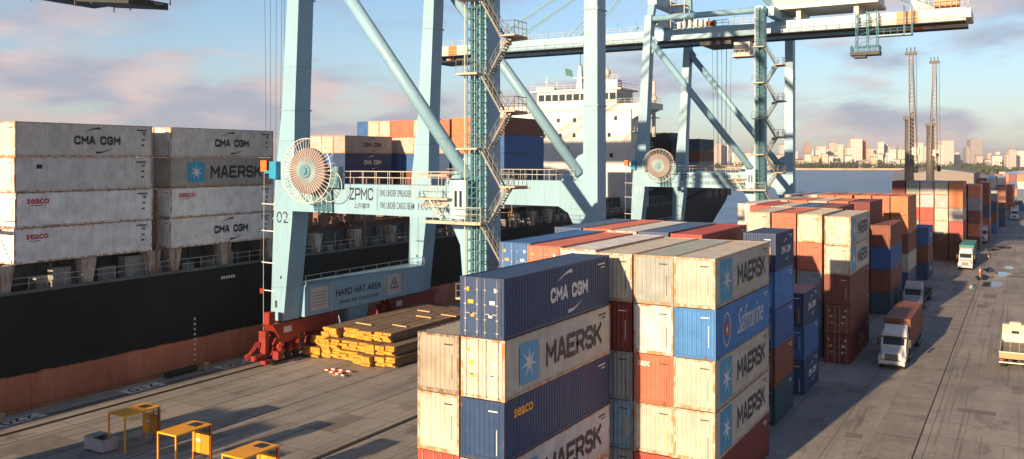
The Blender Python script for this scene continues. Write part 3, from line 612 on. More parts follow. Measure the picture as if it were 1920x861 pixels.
# ------------------------------------------------------------ ship
SX=-70.35
def ship():
    t=thing('container_ship','huge black and red hulled container ship moored along the quay','ship',(-86.5,75,0))
    # hull by stations: (y, half-width deck, half-width waterline, z deck, z keel)
    cx=-86.5; hb=cx-SX; hb=abs(hb)
    st=[(-118,.3,.3,13,-4),(-110,5,2.5,13,-4),(-95,12,8,12,-4),(-75,hb-1,13.5,11,-4),(-55,hb,hb-.4,9.4,-4),(-20,hb,hb,9.2,-4),(0,hb,hb,9.2,-4),(60,hb,hb,9.2,-4),(120,hb,hb,9.2,-4),(175,hb,hb,9.3,-4),(205,hb,hb-.5,10.2,-3.6),(222,hb,hb-2.5,12.2,-2.6),(236,hb-.3,hb-6,13.2,-.5),(247,hb-1.6,hb-8,13.4,3.2)]
    lev=[0,.18,.36,.55,.8,1]
    b=MB(); k0=0; rowsv=[]
    for (y,wd,ww,zd,zk) in st:
        r=[]
        for s in (-1,1):
            for l in lev:
                z=zk+(zd-zk)*l; f=min(1,l*1.5)**.6; w=ww+(wd-ww)*f
                if l==0: w*=.9
                r.append((cx+s*w,y,z))
        rowsv.append(r)
    n=len(lev)
    for r0,r1 in zip(rowsv,rowsv[1:]):
        for s in (0,1):
            for i in range(n-1):
                a=s*n+i; q=(r0[a],r1[a],r1[a+1],r0[a+1]); b.quad(*(q if s else q[::-1]))
        b.quad(r0[0],r1[0],r1[n],r0[n])
    e=rowsv[-1]; b.poly([e[i] for i in range(n)]+[e[n+i] for i in range(n-1,-1,-1)])
    hull=b.build('hull',hullmat(),t)
    b=MB()
    for (y0,wd,_,z0,_),(y1,wd1,_,z1,_) in zip(st,st[1:]): b.quad((cx-wd,y0,z0-.02),(cx+wd,y0,z0-.02),(cx+wd1,y1,z1-.02),(cx-wd1,y1,z1-.02))
    b.build('deck',paint('deck paint',(.10,.055,.04),.8,var=.4,dirt=.4),t)
    # bulwark strip + rail
    M_SD=paint('ship grey green steel',(.11,.13,.13),.6,var=.3,rust=.6,rthr=.6,dirt=.4)
    b=MB(); b.box(SX-.12,SX-.02,-40,120,9.15,9.45); b.build('bulwark',M_SD,t)
    b=MB(); b.rail([(SX-.3,-30,9.45),(SX-.3,205,9.45)],1.0,.03,1.6); b.build('deck_railing',paint('ship rail',(.5,.48,.45),.6),t)
    b=MB()
    b.box(-102.2,-73.6,-30,204,9.2,11.5)      # hatch coaming
    for y in range(-28,204,2):
        b.box(-73.6,-73.35,y,y+.2,9.2,11.5)
    b.build('hatch_coaming',M_SD,t)
    b=MB(); 
    for y in range(-18,172,15): 
        b.box(-102,-73.7,y+.6,y+13.3,11.5,12.2)
    b.build('hatch_cover',paint('hatch cover paint',(.13,.07,.05),.7,var=.4,rust=.4),t)
    # support pillars under outboard rows
    MP=paint('rusty white pillar',(.42,.38,.33),.6,var=.3,rust=.9,rthr=.5,rustcol=(.25,.10,.04),dirt=.5)
    for y in (28,35.2,41.6,48.9,55.6,58,64.2,70.6,72,78,85,92,99,106,112,118,124,130,136):
        b=MB(); b.taper((SX-1.1,SX-.25,y-.35,y+.35,9.2),(SX-1.3,SX-.2,y-.75,y+.75,11.55)); b.taper((SX-.9,SX-.35,y-.25,y+.25,9.2),(SX-.9,SX-.35,y-.25,y+.25,10.6)); b.build('container_pillar',MP,t)
    # deck clutter
    MDF=paint('deck fittings',(.28,.28,.27),.6,var=.4,rust=.5)
    for y in range(30,175,3):
        if rnd.random()<.75:
            h=rnd.uniform(.5,1.4); w=rnd.uniform(.5,1.6); MB().box(SX-2.6,SX-1.6,y,y+w,9.2,9.2+h).build('deck_locker',MDF,t)
        if rnd.random()<.5: MB().tube((SX-1.5,y+1.2,9.2),(SX-1.5,y+1.2,11.3),.12,8).build('vent_pipe',MDF,t)
    MB().box(SX-1.9,SX-.9,53,55.0,9.2,11.2).build('deck_locker',MDF,t); MB().box(SX-1.6,SX-.8,46,47.6,9.2,10.9).build('deck_locker',MDF,t)
    # lashing bridges
    MLB=paint('lashing bridge paint',(.20,.12,.08),.7,var=.4,rust=.7,rthr=.5)
    for y in (40.9,56.1,71.6,86.5,101.5,108.4,122.9,137.5):
        b=MB()
        for x in [SX-.2-2.5*i for i in range(13)]:
            b.box(x-.12,x+.12,y-.35,y-.15,9.2,14.6 if 72<y<105 else 17.2)
        for z in (11.6,14.4): b.box(-102,SX-.15,y-.45,y+.35,z,z+.12)
        for x in [SX-.3-2.5*i for i in range(12)]: b.tube((x,y-.4,11.7),(x-2.3,y-.4,14.4),.05,4)
        b.rail([(SX-.2,y-.4,14.5),(-102,y-.4,14.5)],1.0,.04,2.5)
        b.build('lashing_bridge',MLB,t)
    # pipes, vents and hatch gear on the open deck
    for i in range(15):
        for j in range(5):
            y=73+j*7.2+rnd.uniform(0,4.5); x=-100+i*1.93; h=rnd.uniform(.3,1.6); MB().box(x,x+rnd.uniform(.3,1.8),y,y+rnd.uniform(.3,2),12.2,12.2+h).build('lashing_bin',paint('lashing gear',(.24,.15,.11),.7,var=.4,rust=.6,rthr=.5),t)
    # ---- accommodation block
    MW=paint('ship white',(.60,.585,.56),.5,var=.06,dirt=.12,rust=.2,rthr=.68,nscale=.3)
    hx0,hx1,hy=-100.5,-71.2,173.6
    b=MB(); b.box(hx0,hx1,hy,hy+10,9.9,30.6); b.build('superstructure',MW,t)
    b=MB(); 
    for z in (13.5,16.6,19.7,22.8,25.9): b.box(hx0-.6,hx1+.5,hy+.6,hy+11.5,z,z+.14)
    b.build('side_decks',MW,t)
    b=MB()
    for z in (16.7,19.2,22.9,26.0): b.rail([(hx1+.45,hy+.7,z),(hx1+.45,hy+11,z)],1,.04,1.6)
    b.build('side_railings',MW,t)
    b=MB(); b.box(-104.2,-66.6,hy-.3,hy+6.5,30.6,31.9); b.prism([(-70.9,hy-.2,28.6),(-70.9,hy-.2,30.6),(-66.7,hy-.2,30.6)],(0,5.5,0)); b.prism([(-100.8,hy-.2,28.6),(-100.8,hy-.2,30.6),(-104.1,hy-.2,30.6)],(0,5.5,0)); b.build('bridge_wing',MW,t)
    b=MB(); b.box(-93.5,-74.5,hy+.1,hy+9,31.9,34.9); b.box(-95,-73.4,hy-.3,hy+9.6,34.9,35.25); br=b.build('wheelhouse',MW,t)
    for i in range(11):
        x=-93.2+i*1.7; b=MB(); b.box(x+.12,x+1.5,hy+.03,hy+.09,32.9,34.3)
        p=b.build('window',M_GLASS,t)
    for i in range(4):
        y=hy+.9+i*2; b=MB(); b.box(-74.49,-74.43,y,y+1.6,32.9,34.3); b.build('window',M_GLASS,t)
    for (x,z) in ((-88.5,28.6),(-84.6,28.6),(-92,25.3),(-90,25.3),(-88,25.3),(-84.7,25.3),(-86.2,22.4),(-93,28.6),(-75,28.8),(-76.5,25.3),(-79,25.3),(-76,21),(-81,17),(-89,17)):
        b=MB(); b.box(x,x+.7,hy-.03,hy-.002,z-.4,z+.5); b.build('window',M_GLASS,t)
    b=MB(); b.rail([(-95,hy-.2,35.25),(-73.5,hy-.2,35.25),(-73.5,hy+9.4,35.25)],1,.05,1.6); b.rail([(-104,hy-.2,31.9),(-94,hy-.2,31.9)],1,.05,1.6); b.rail([(-74,hy-.2,31.9),(-66.7,hy-.2,31.9),(-66.7,hy+6,31.9)],1,.05,1.6); b.build('bridge_railing',MW,t)
    b=MB(); b.taper((-85.6,-84.2,hy+3.5,hy+5,35.2),(-85.2,-84.6,hy+4,hy+4.6,41)); b.box(-86.5,-83.3,hy+4.1,hy+4.5,38,38.2); b.tube((-84.9,hy+4.3,41),(-84.9,hy+4.3,43.6),.08,6); b.tube((-92,hy+2,35.2),(-92,hy+2,38.5),.07,6); b.tube((-89.5,hy+2,35.2),(-89.5,hy+2,37.3),.07,6); b.box(-92.4,-91.6,hy+1.8,hy+2.2,37.2,37.4); b.box(-94.5,-90,hy+1.5,hy+3,35.25,36.1); b.build('radar_mast',MW,t)
    b=MB(); b.tube((-79.2,hy+5,35.2),(-79.2,hy+5,38),.5,10); b.ball((-79.2,hy+5,39),1.15,12,8); b.box(-80.6,-76,hy+4,hy+6.5,35.2,37.4); b.rail([(-80.6,hy+4,37.4),(-76,hy+4,37.4)],1,.05,1.2); b.build('radar_dome',MW,t)
    b=MB(); b.tube((-88.5,hy+4,35.3),(-88.5,hy+4,40.5),.05,5); b.build('flag_pole',M_STEEL,t)
    b=MB(); b.prism([(-88.5,hy+4,40.4),(-88.4,hy+4.2,38.8),(-86.9,hy+4.6,38.5),(-87.0,hy+4.4,39.9)],(.0,.06,0)); b.build('flag',paint('flag green',(.05,.16,.12),.7),t)
    b=MB(); b.box(-94,-84,hy+16,hy+25,9.9,27); b.box(-92,-86,hy+16.5,hy+24,27,33.5); b.build('funnel_casing',MW,t)
    b=MB(); b.tube((-69.2,hy+8,25),(-69.2,hy+8,37),.45,10,r2=.3); b.tube((-69.2,hy+8,31),(-67.4,hy+8,33),.12,6); b.ball((-69.2,hy+8,33.2),.8); b.box(-70.4,-68.2,hy+7,hy+9,29,29.2); b.build('signal_mast',MW,t)
    # stern mooring deck openings
    b=MB()
    for i in range(6):
        y=210+i*6; b.box(SX-.05-.02*i,SX+.04-.02*i,y,y+4.2,9.2 if i<2 else 10.4,11.2 if i<2 else 12.3) if i>1 else None
    b.build('mooring_openings',M_BLACK,t)
    b=MB(); b.rail([(SX-.4,196,10.2),(SX-.4,222,12.3),(SX-.8,236,13.3),(SX-2,246.5,13.5),(-101,246.5,13.5)],1.05,.05,1.8)
    for y in (212,220,228,236): b.tube((SX-1,y,12),(SX-1,y,16.5),.12,6)
    b.box(-100,-72,205,238,9.9,16.6)
    b.build('stern_deckhouse',paint('stern steel',(.09,.085,.085),.7,var=.4,rust=.4),t)
    for y,z in ((66,8.2),(78,8.4)):
        put_text('BOXED' if False else 'ı ı ı',(0,0,0),.01,'+x',M_WHITE,t,name='marking') if False else None
    b=MB()
    for i in range(6): b.box(SX+.004,SX+.012,63.4+.32*i,63.62+.32*i,8.0,8.28)
    for i in range(9): b.box(SX+.004,SX+.012,60.0,60.25,.4+i*.5,.62+i*.5)
    b.build('draught_marks',M_WHITE,t)
    return t
def hullmat():
    m=bpy.data.materials.new('ship hull paint'); m.use_nodes=True; nt=m.node_tree; N=nt.nodes.new; L=nt.links.new; b=nt.nodes['Principled BSDF']; b.inputs['Roughness'].default_value=.6; b.inputs['Specular IOR Level'].default_value=.2
    tc=N('ShaderNodeTexCoord'); sp=N('ShaderNodeSeparateXYZ'); L(tc.outputs['Object'],sp.inputs[0])
    mp=N('ShaderNodeMapping'); mp.inputs['Scale'].default_value=(1,.5,.12); L(tc.outputs['Object'],mp.inputs[0])
    n=N('ShaderNodeTexNoise'); n.inputs['Scale'].default_value=1.2; n.inputs['Detail'].default_value=8; n.inputs['Roughness'].default_value=.7; L(mp.outputs[0],n.inputs['Vector'])
    n3=N('ShaderNodeTexNoise'); n3.inputs['Scale'].default_value=.15; n3.inputs['Detail'].default_value=7; L(tc.outputs['Object'],n3.inputs['Vector'])
    def ramp(src,a,b_,ca,cb):
        r=N('ShaderNodeValToRGB'); e=r.color_ramp.elements; e[0].position=a; e[0].color=(*ca,1); e[1].position=b_; e[1].color=(*cb,1); L(src,r.inputs[0]); return r.outputs[0]
    red=ramp(n.outputs[0],.35,.72,(.66,.25,.14),(.46,.15,.08)); blk=ramp(n3.outputs[0],.35,.75,(.007,.010,.011),(.018,.024,.025))
    g=N('ShaderNodeMath'); g.operation='GREATER_THAN'; L(sp.outputs[2],g.inputs[0]); g.inputs[1].default_value=2.9; wob=N('ShaderNodeMath'); wob.operation='MULTIPLY_ADD'; L(n.outputs[0],wob.inputs[0]); wob.inputs[1].default_value=.5; L(sp.outputs[2],wob.inputs[2]); L(wob.outputs[0],g.inputs[0])
    mx=N('ShaderNodeMix'); mx.data_type='RGBA'; L(g.outputs[0],mx.inputs['Factor']); L(red,mx.inputs['A']); L(blk,mx.inputs['B'])
    sc=N('ShaderNodeMapRange'); L(n.outputs[0],sc.inputs[0]); sc.inputs[1].default_value=.66; sc.inputs[2].default_value=.74; sc.inputs[3].default_value=0; sc.inputs[4].default_value=.45
    mx2=N('ShaderNodeMix'); mx2.data_type='RGBA'; L(sc.outputs[0],mx2.inputs['Factor']); L(mx.outputs['Result'],mx2.inputs['A']); mx2.inputs['B'].default_value=(.13,.06,.04,1)
    cbn=N('ShaderNodeCombineXYZ'); L(sp.outputs[1],cbn.inputs[0]); L(sp.outputs[2],cbn.inputs[1])
    bk=N('ShaderNodeTexBrick'); L(cbn.outputs[0],bk.inputs['Vector']); bk.inputs['Scale'].default_value=1; bk.inputs['Brick Width'].default_value=9; bk.inputs['Row Height'].default_value=2.6; bk.inputs['Mortar Size'].default_value=.03
    bk.inputs['Color1'].default_value=(1,1,1,1); bk.inputs['Color2'].default_value=(.82,.82,.82,1); bk.inputs['Mortar'].default_value=(.45,.45,.45,1)
    mm=N('ShaderNodeMix'); mm.data_type='RGBA'; mm.blend_type='MULTIPLY'; mm.inputs['Factor'].default_value=1; L(mx2.outputs['Result'],mm.inputs['A']); L(bk.outputs[0],mm.inputs['B'])
    bp=N('ShaderNodeBump'); bp.inputs['Strength'].default_value=.6; bp.inputs['Distance'].default_value=.12; L(n3.outputs[0],bp.inputs['Height']); L(bp.outputs[0],b.inputs['Normal'])
    L(mm.outputs['Result'],b.inputs['Base Color']); return m
ship()
G4="containers on the ship's deck"
BL='with dark arcs'
stack(SX,42.2,[('fill-lit white','panel','seaco:r:ship','with red lettering'),('fill-lit white','panel','seaco:r:ship','with red lettering'),('fill-lit grey','panel','mark:k:ship'),('fill-lit beige','panel','cma:k:.9:s',BL)],"the leftmost outboard stack on the ship",G4,L=13.0,z0=11.6)
stack(SX-2.5,42.2,['rusty white','cream','rusty white','cream'],"the second row in, leftmost on the ship",G4,L=13.0,z0=11.6,keep=0)
stack(SX,57.3,[('fill-lit white','panel','cma:k:.9:s',BL),('fill-lit white','panel','seaco:r:ship','with red lettering'),('beige grey','panel','mae:k:ship',LW),('fill-lit beige','panel','cma:k:.9:s',BL)],"the ship's stack beside crane leg 02",G4,L=13.3,z0=11.6)
stack(SX-2.5,57.3,['grey','rusty white','white','cream'],"the ship's second row beside crane leg 02",G4,L=13.3,z0=11.6,keep=0)
# block A
cA=[['grey','navy blue',('navy blue','panel','cma:w',CW_),('beige grey','panel','cma:k',BL)],['grey','brown red','blue','cream'],['grey','blue','salmon red','cream'],['grey','blue','red','cream'],['grey','grey','blue','cream']]
for i,tt in enumerate(cA): stack(-94-2.48*i,110,tt,"row %d behind the cable reel"%(i+1),G4,z0=12.4,lod=1,keep=2)
top=['steel blue','cream','cream','salmon red','salmon red','cream','cream','blue']; mid=['beige grey','cream','cream','cream','cream','cream','cream','cream']; low=['navy blue','navy blue','blue','blue','blue','orange','red','blue']
for i in range(8):
    tt=['grey','brown red',low[i],mid[i] if i else ('beige grey','panel',None),('salmon red' if i==0 else top[i])]
    stack(-83.5-2.48*i,124.2,tt,"row %d of the ship's five-high amidships block"%(i+1),G4,z0=12.4,lod=1,keep=3)
for i in range(4):
    stack(-71-2.48*i,121,['grey','dark teal','blue' if i==0 else 'navy blue','blue' if i==0 else 'orange','brown red' if i==0 else 'orange'],"row %d of the ship's block before the superstructure"%(i+1),G4,L=13.3,z0=12.4,lod=1,keep=4 if i==0 else 3 if i==1 else 0)
for i in range(3): stack(-71.2-2.48*i,218.5,['grey','brown red','dark teal'][0:3] if i else ['grey','brown red','dark teal'],'row %d of the teal-topped block at the stern'%(i+1),G4,z0=16.7,lod=1,keep=3 if i==0 else 0)
for i in range(5): stack(-79-2.48*i,218.5,['grey','orange','black','black'],'row %d of the stern block coloured dark for shade'%(i+1),G4,z0=16.7-1.2,lod=1,keep=2 if i<2 else 0)  # upper tiers coloured black to stand for their shaded side
# ------------------------------------------------------------ cranes
def stairs(b,p,q,w=.8,n=14):
    p=Vector(p); q=Vector(q); d=q-p; side=Vector((0,1,0))*w/2
    for s in (-1,1):
        b.beam(p+side*s,q+side*s,.04,.14); b.tube(p+side*s+Vector((0,0,1)),q+side*s+Vector((0,0,1)),.028,4,caps=False); b.tube(p+side*s+Vector((0,0,.5)),q+side*s+Vector((0,0,.5)),.025,4,caps=False)
        for i in range(0,n+1,3): c=p+d*i/n+side*s; b.tube(c,c+Vector((0,0,1)),.025,4,caps=False)
    for i in range(n): c=p+d*(i+.5)/n; b.box(c.x-.13,c.x+.13,c.y-w/2,c.y+w/2,c.z-.02,c.z+.02)
def bogie(t,x,y0,y1):
    """travelling gear under one sill corner, y0..y1"""
    o=thing('x','','',(0,0,0)); bpy.data.objects.remove(o)
    cy=(y0+y1)/2; b=MB()
    b.prism([(x-.75,y0,3.9),(x-.75,y1,3.9),(x-.75,y1-1,2.5),(x-.75,y0+1,2.5)],(1.5,0,0))
    bg=b.build('equaliser_beam',M_REDM,t)
    l=t.location
    for yc in (y0+2.2,y1-2.2):
        b=MB(); b.prism([(x-.6,yc-2,1.9),(x-.6,yc+2,1.9),(x-.6,yc+1.6,2.5),(x-.6,yc+.4,2.7),(x-.6,yc-.4,2.7),(x-.6,yc-1.6,2.5)],(1.2,0,0))
        for dy in (-1.2,1.2):
            b.prism([(x-.5,yc+dy-.95,.9),(x-.5,yc+dy+.95,.9),(x-.5,yc+dy+.6,1.7),(x-.5,yc+dy-.6,1.7)],(1.0,0,0))
            b.tube((x+.5,yc+dy,1.2),(x+1.1,yc+dy,1.2),.24,10); b.tube((x+.85,yc+dy,1.2),(x+.85,yc+dy,2.1),.2,8)
            b.box(x+.55,x+.95,yc+dy-.3,yc+dy+.1,1.5,1.9)
        b.build('bogie_frame',M_REDM,t)
        b=MB()
        for dy in (-1.75,-.65,.65,1.75): b.tube((x-.14,yc+dy,.42),(x+.14,yc+dy,.42),.37,14)
        b.build('wheel_set',M_DARK,t)
    b=MB(); s=-1
    b.box(x-.55,x+.35,y0-.55,y0-.05,1.1,3.3); b.box(x-.25,x+.25,y0-1.2,y0-.55,.5,1.1); b.tube((x,y0-1.2,.85),(x,y0-1.9,.85),.28,10); b.box(x-1.2,x-.75,y0+.2,y0+1,.7,2.2); b.box(x-.2,x+.5,y0-.2,y0+.6,3.95,5.1)
    b.tube((x-.9,y0-.8,.3),(x-.9,y0-.8,1.9),.06,6); b.box(x+.55,x+1.3,y0+.2,y0+.9,.5,1.3); b.box(x+.3,x+1.0,y0-1.2,y0-.3,.25,.6); b.tube((x-1.3,y0-1.6,.9),(x-.3,y0-1.6,1.4),.12,6); b.tube((x-.6,y0-.7,2.2),(x-1.1,y0-1.8,.6),.09,6); b.tube((x-.3,y0-.7,2.2),(x-.8,y0-1.8,.6),.09,6)
    b.build('rail_clamp',M_REDM,t)
    b=MB(); b.box(x+.76,x+.79,y0+1.5,y0+2.6,2.9,3.5); b.build('notice_plate',M_WHITE,t)
def crane(y0=65.5,num='02'):
    xw=-64.5; yA=y0; yB=y0+22.9; dY=2.3; yM=(yA+yB+dY)/2
    t=thing('ship_to_shore_crane','tall pale turquoise gantry crane numbered %s'%num,'crane',(-52,yM,0),group='ship-to-shore cranes on the quay')
    # waterside legs
    for y in (yA,yB):
        b=MB()
        b.taper((-65.6,-63.9,y,y+2.3,4.0),(-65.2,-62.7,y,y+2.3,14.2)); b.taper((-65.2,-62.7,y,y+2.3,14.2),(-65.0,-62.5,y,y+2.3,17.8)); b.taper((-65.0,-62.5,y,y+2.3,17.8),(-64.1,-62.35,y,y+2.2,25)); b.taper((-64.1,-62.35,y,y+2.2,25),(-62.6,-61.3,y,y+2.0,47.5))
        b.build('waterside_leg',M_CRANE,t)
    for y in (yA,yB):
        for z,x0,x1 in ((14.2,-65.2,-62.7),(25,-64.1,-62.35),(36,-63.37,-61.84)): MB().box(x0-.07,x1+.07,y-.07,y+2.37,z-.07,z+.07).build('splice_flange',M_CRANE,t)
        for z in (26,36.5): MB().box(-41.95,-40.05,y-.07,y+2.37,z-.07,z+.07).build('splice_flange',M_CRANE,t)
        MB().box(-65.0,-64.7,y-.02,y-.003,5.3,6.0).build('inspection_hatch',M_DARK,t); MB().box(-64.3,-64.1,y-.02,y-.003,8.2,8.5).build('inspection_hatch',M_DARK,t)
    # landside legs
    for y in (yA,yB):
        b=MB(); b.taper((-42.9,-40.0,y,y+2.3,4.0),(-41.9,-40.15,y,y+2.3,15)); b.taper((-41.9,-40.15,y,y+2.3,15),(-41.7,-40.2,y,y+2.2,47.5)); b.build('landside_leg',M_CRANE,t)
    # sill beams with text on waterside one
    for x in (-64.6,-41.3):
        b=MB(); b.box(x-1.0,x+1.45,yA+2.25,yB+.05,4.15,7.2); b.box(x-1.1,x+1.55,yA+2.25,yB+.05,7.2,7.32); b.build('sill_beam',M_CRANE,t)
        b=MB(); b.rail([(x+1.45,yA+2.4,7.3),(x+1.45,yB,7.3)],1,.03,2.2); b.build('sill_railing',M_RAILP,t)
    X=-63.15+.012
    l=t.location
    put_text('HARD HAT AREA',(X-l.x,yM-1.8-l.y,5.95),.72,'+x',M_NAVYL,t,bold=.02,wid=7.6); put_text('ÁREA DE CAPACETE',(X-l.x,yM-1.8-l.y,4.95),.42,'+x',M_NAVYL,t,bold=.01,wid=6.6)
    for yy,w in ((yM-8.2,2.6),(yM+4.4,2.5)): put_shape('plate',(X-.005-l.x,yy-l.y,5.75),w,2.3,'+x',paint('notice panel',(.55,.50,.48),.6),t,'notice_panel')
    put_shape('triangle',(X+.006-l.x,yM+4.4-l.y,5.7),1.5,1.5,'+x',M_NAVYL,t,'warning_triangle')
    for i in range(5): put_shape('plate',(X+.003-l.x,yM-8.2-l.y,5.1+.33*i),2.0,.05,'+x',M_NAVYL,t,'marking')
    for yy in (yM-6.4,yM+2.6,yM+6.4): 
        b=MB(); b.box(X-.01,X+.05,yy-.04,yy+.04,4.0,7.1); b.build('vertical_pipe',M_RAILP,t)
    b=MB(); b.taper((-65.0,-63.8,yM-2.4,yM-.4,0.6),(-65.3,-63.6,yM-3.2,yM+.4,4.15)); b.build('centre_bracket',M_CRANE,t)
    # portal beams (x direction) with haunches
    for y in (yA,yB):
        b=MB(); b.prism([(-63.2,y+.003,15.0),(-44.9,y+.003,14.9),(-43.7,y+.003,14.2),(-42.9,y+.003,12.6),(-42.5,y+.003,8.0),(-41.0,y+.003,8.0),(-41.0,y+.003,17.75),(-63.2,y+.003,17.75)],(0,1.9,0))
        pb=b.build('portal_beam',M_CRANE,t)
        b=MB(); b.rail([(-60,y+.08,17.76),(-43,y+.08,17.76)],1.2,.03,1.5); b.rail([(-60,y+1.8,17.76),(-43,y+1.8,17.76)],1.2,.03,1.5); b.build('portal_railing',M_RAILP,t)
        # diagonals
        b=MB(); b.tube((-62.4,y+1,43.4),(-42.6,y+1,18.4),.62,16); b.build('diagonal_brace',M_CRANE,t)
        MB().prism([(-45.0,y+.85,17.76),(-41.9,y+.85,17.76),(-41.9,y+.85,20.9),(-42.9,y+.85,20.5)],(0,.35,0)).build('gusset_plate',M_CRANE,t); MB().prism([(-62.0,y+.85,44.6),(-60.4,y+.85,42.3),(-61.9,y+.85,39.5)],(0,.35,0)).build('gusset_plate',M_CRANE,t)
        # upper cross beams
        b=MB(); b.tube((-61.5,y+1,46.9),(-40,y+1,46.9),.55,12); b.build('upper_tie_beam',M_CRANE,t)
    # text on near portal beam
    Y=yA-.006
    put_text('ZPMC',(-54.0-l.x,Y-l.y,16.85),1.15,'-y',M_NAVYL,t,wid=2.9); put_text('上海振华',(-53.9-l.x,Y-l.y,15.75),.52,'-y',M_NAVYL,t,bold=.012,wid=1.9)
    put_text('SWL UNDER SPREADER',(-50.0-l.x,Y-l.y,16.98),.62,'-y',M_NAVYL,t,bold=.004,wid=3.6); put_text('65T',(-46.7-l.x,Y-l.y,16.98),.6,'-y',M_NAVYL,t,bold=-.004)
    put_text('SWL UNDER CARGO BEAM',(-49.8-l.x,Y-l.y,15.85),.62,'-y',M_NAVYL,t,bold=.004,wid=3.9); put_text('100T',(-46.6-l.x,Y-l.y,15.85),.6,'-y',M_NAVYL,t,bold=-.004)
    put_text(num,(-64.0-l.x,Y-l.y,14.35),1.15,'-y',M_NAVYL,t,bold=-.004,name='crane_number')
    put_shape('plate',(-52.1-l.x,Y-l.y,16.4),.04,2.1,'-y',M_NAVYL,t,'divider_line')
    # cable reel
    rx,ry,rz=-59.3,yA-1.6,19.0
    b=MB(); b.tube((rx,ry+.55,rz),(rx,ry+.0,rz),2.2,40); b.build('cable_coil',paint('cable jacket',(.20,.15,.15),.7,var=.2),t)
    b=MB(); b.ring((rx,ry-.1,rz),3.1,.04,'y',48); b.ring((rx,ry+.6,rz),3.1,.025,'y',48)
    for i in range(48):
        a=2*PI*i/48; d=Vector((math.cos(a),0,math.sin(a))); b.tube(Vector((rx,ry-.16,rz))+d*.4,Vector((rx,ry-.1,rz))+d*3.1,.024,4,caps=False)
        if i%2==0: b.tube(Vector((rx,ry+.6,rz))+d*.4,Vector((rx,ry+.6,rz))+d*3.1,.02,4,caps=False); b.tube(Vector((rx,ry-.1,rz))+d*3.1,Vector((rx,ry+.6,rz))+d*3.1,.018,4,caps=False)
    b.build('reel_spokes',M_WHITE,t)
    b=MB(); b.tube((rx,ry-.10,rz),(rx,ry+.1,rz),1.25,24); b.tube((rx,ry-.35,rz),(rx,ry+1.4,rz),.65,16); b.tube((rx,ry-.5,rz),(rx,ry-.35,rz),.35,12); b.build('reel_hub',M_CRANE2,t)
    b=MB(); b.box(rx-.6,rx+.6,ry+.8,yA-.01,rz-.5,rz+.5)
    for dx in (-.2,.4,1.0,1.6): b.beam((rx+dx,ry+.9,rz-.6),(rx+dx+.25,ry+1.2,15.1),.16,.3)
    b.box(rx+.2,rx+3.2,ry+.9,ry+1.5,17.4,19.4); b.build('reel_drive',M_CRANE2,t)
    b=MB(); b.ring((rx+2.4,ry+.5,rz-1.4),1.5,.04,'y',24); b.build('cable_guide',M_RAILP,t)
    # junction box over the landside corner, with windows
    b=MB(); b.box(-43.0,-41.25,yA-1.5,yA-.003,15.0,18.3); b.build('corner_cabin',paint('pale cyan paint',(.50,.70,.74),.4,var=.05),t)
    b=MB(); b.box(-42.5,-42.25,yA-1.54,yA-1.503,16.0,17.4); b.box(-42.0,-41.75,yA-1.54,yA-1.503,16.0,17.4); b.build('cabin_window',M_GLASS,t)
    # machinery platform left of it
    MB().box(-46.4,-42.8,yA-2.2,yA-.9,16.6,16.75).build('service_platform',M_WALK,t); MB().box(-46.2,-42.9,yA-2.1,yA-1.0,18.7,18.8).build('platform_canopy',M_WALK,t); b=MB(); b.box(-45.0,-39.2,yA-2.6,yA-1.55,14.6,14.85); b.build('service_platform',M_WALK,t)
    b=MB(); b.rail([(-46.4,yA-2.2,16.75),(-42.8,yA-2.2,16.75)],1.9,.03,.9); b.rail([(-45,yA-2.55,14.85),(-39.2,yA-2.55,14.85)],1.2,.025,.9); stairs(b,(-44.9,yA-1.6,16.7),(-43.6,yA-1.6,14.9),.7,8)
    for i in range(9): b.beam((-45.8+i*.3,yA-1.9,15.9+.1*(i%3)),(-45.6+i*.35,yA-1.2,16.5),.08,.2)
    b.build('platform_railing',M_RAILP,t)
    # elevator mast
    b=MB(); ex0,ex1=-41.2,-39.9
    for x in (ex0,ex0+.45,ex1-.35,ex1):
        for y in (yA-1.5,yA-.5): b.tube((x,y,1),(x,y,47),.06,4,caps=False)
    z=1.5
    while z<46.5:
        b.tube((ex0,yA-1.5,z),(ex1,yA-1.5,z),.04,4,caps=False); b.tube((ex0,yA-1.5,z),(ex0,yA-.1,z),.04,4,caps=False); b.tube((ex1,yA-1.5,z),(ex1,yA-.1,z),.04,4,caps=False); b.tube((ex0,yA-1.5,z),(ex1,yA-1.5,z+.9),.03,4,caps=False)
        z+=.9
    b.build('lift_mast',M_CRANE2,t)
    b=MB(); b.box(ex0+.45,ex0+.7,yA-.98,yA-.8,1,47); b.box(ex0+.0,ex0+.12,yA-.98,yA-.8,1,47); b.build('cable_tray',M_DARK,t)
    b=MB(); b.tube((ex0-.12,yA-1.7,1),(ex0-.12,yA-1.7,47),.05,6); b.build('guide_pipe',M_REDL if False else M_CREAM,t)
    # stair tower, platform pairs every 6.3 m
    z=8.3
    while z<46:
        b=MB(); r=MB(); st=MB(); b.box(-41.6,-39.5,yA-2.7,yA-1.56,z,z+.16); r.rail([(-41.6,yA-2.65,z+.16),(-39.5,yA-2.65,z+.16)],1.15,.03,.8)
        b.build('stair_landing',M_WALK,t); b=MB(); b.box(-38.0,-36.5,yA-1.6,yA+.6,z-3.15,z-3.03); r.rail([(-38.0,yA-1.55,z-3.03),(-36.55,yA-1.55,z-3.03),(-36.55,yA+.55,z-3.03)],1.15,.035,.8)
        stairs(st,(-39.6,yA-1.7,z+.1),(-37.9,yA-1.2,z-3.05)); stairs(st,(-37.6,yA-.3,z-3.05),(-39.6,yA-2.2 if False else yA-.3,z-6.2))
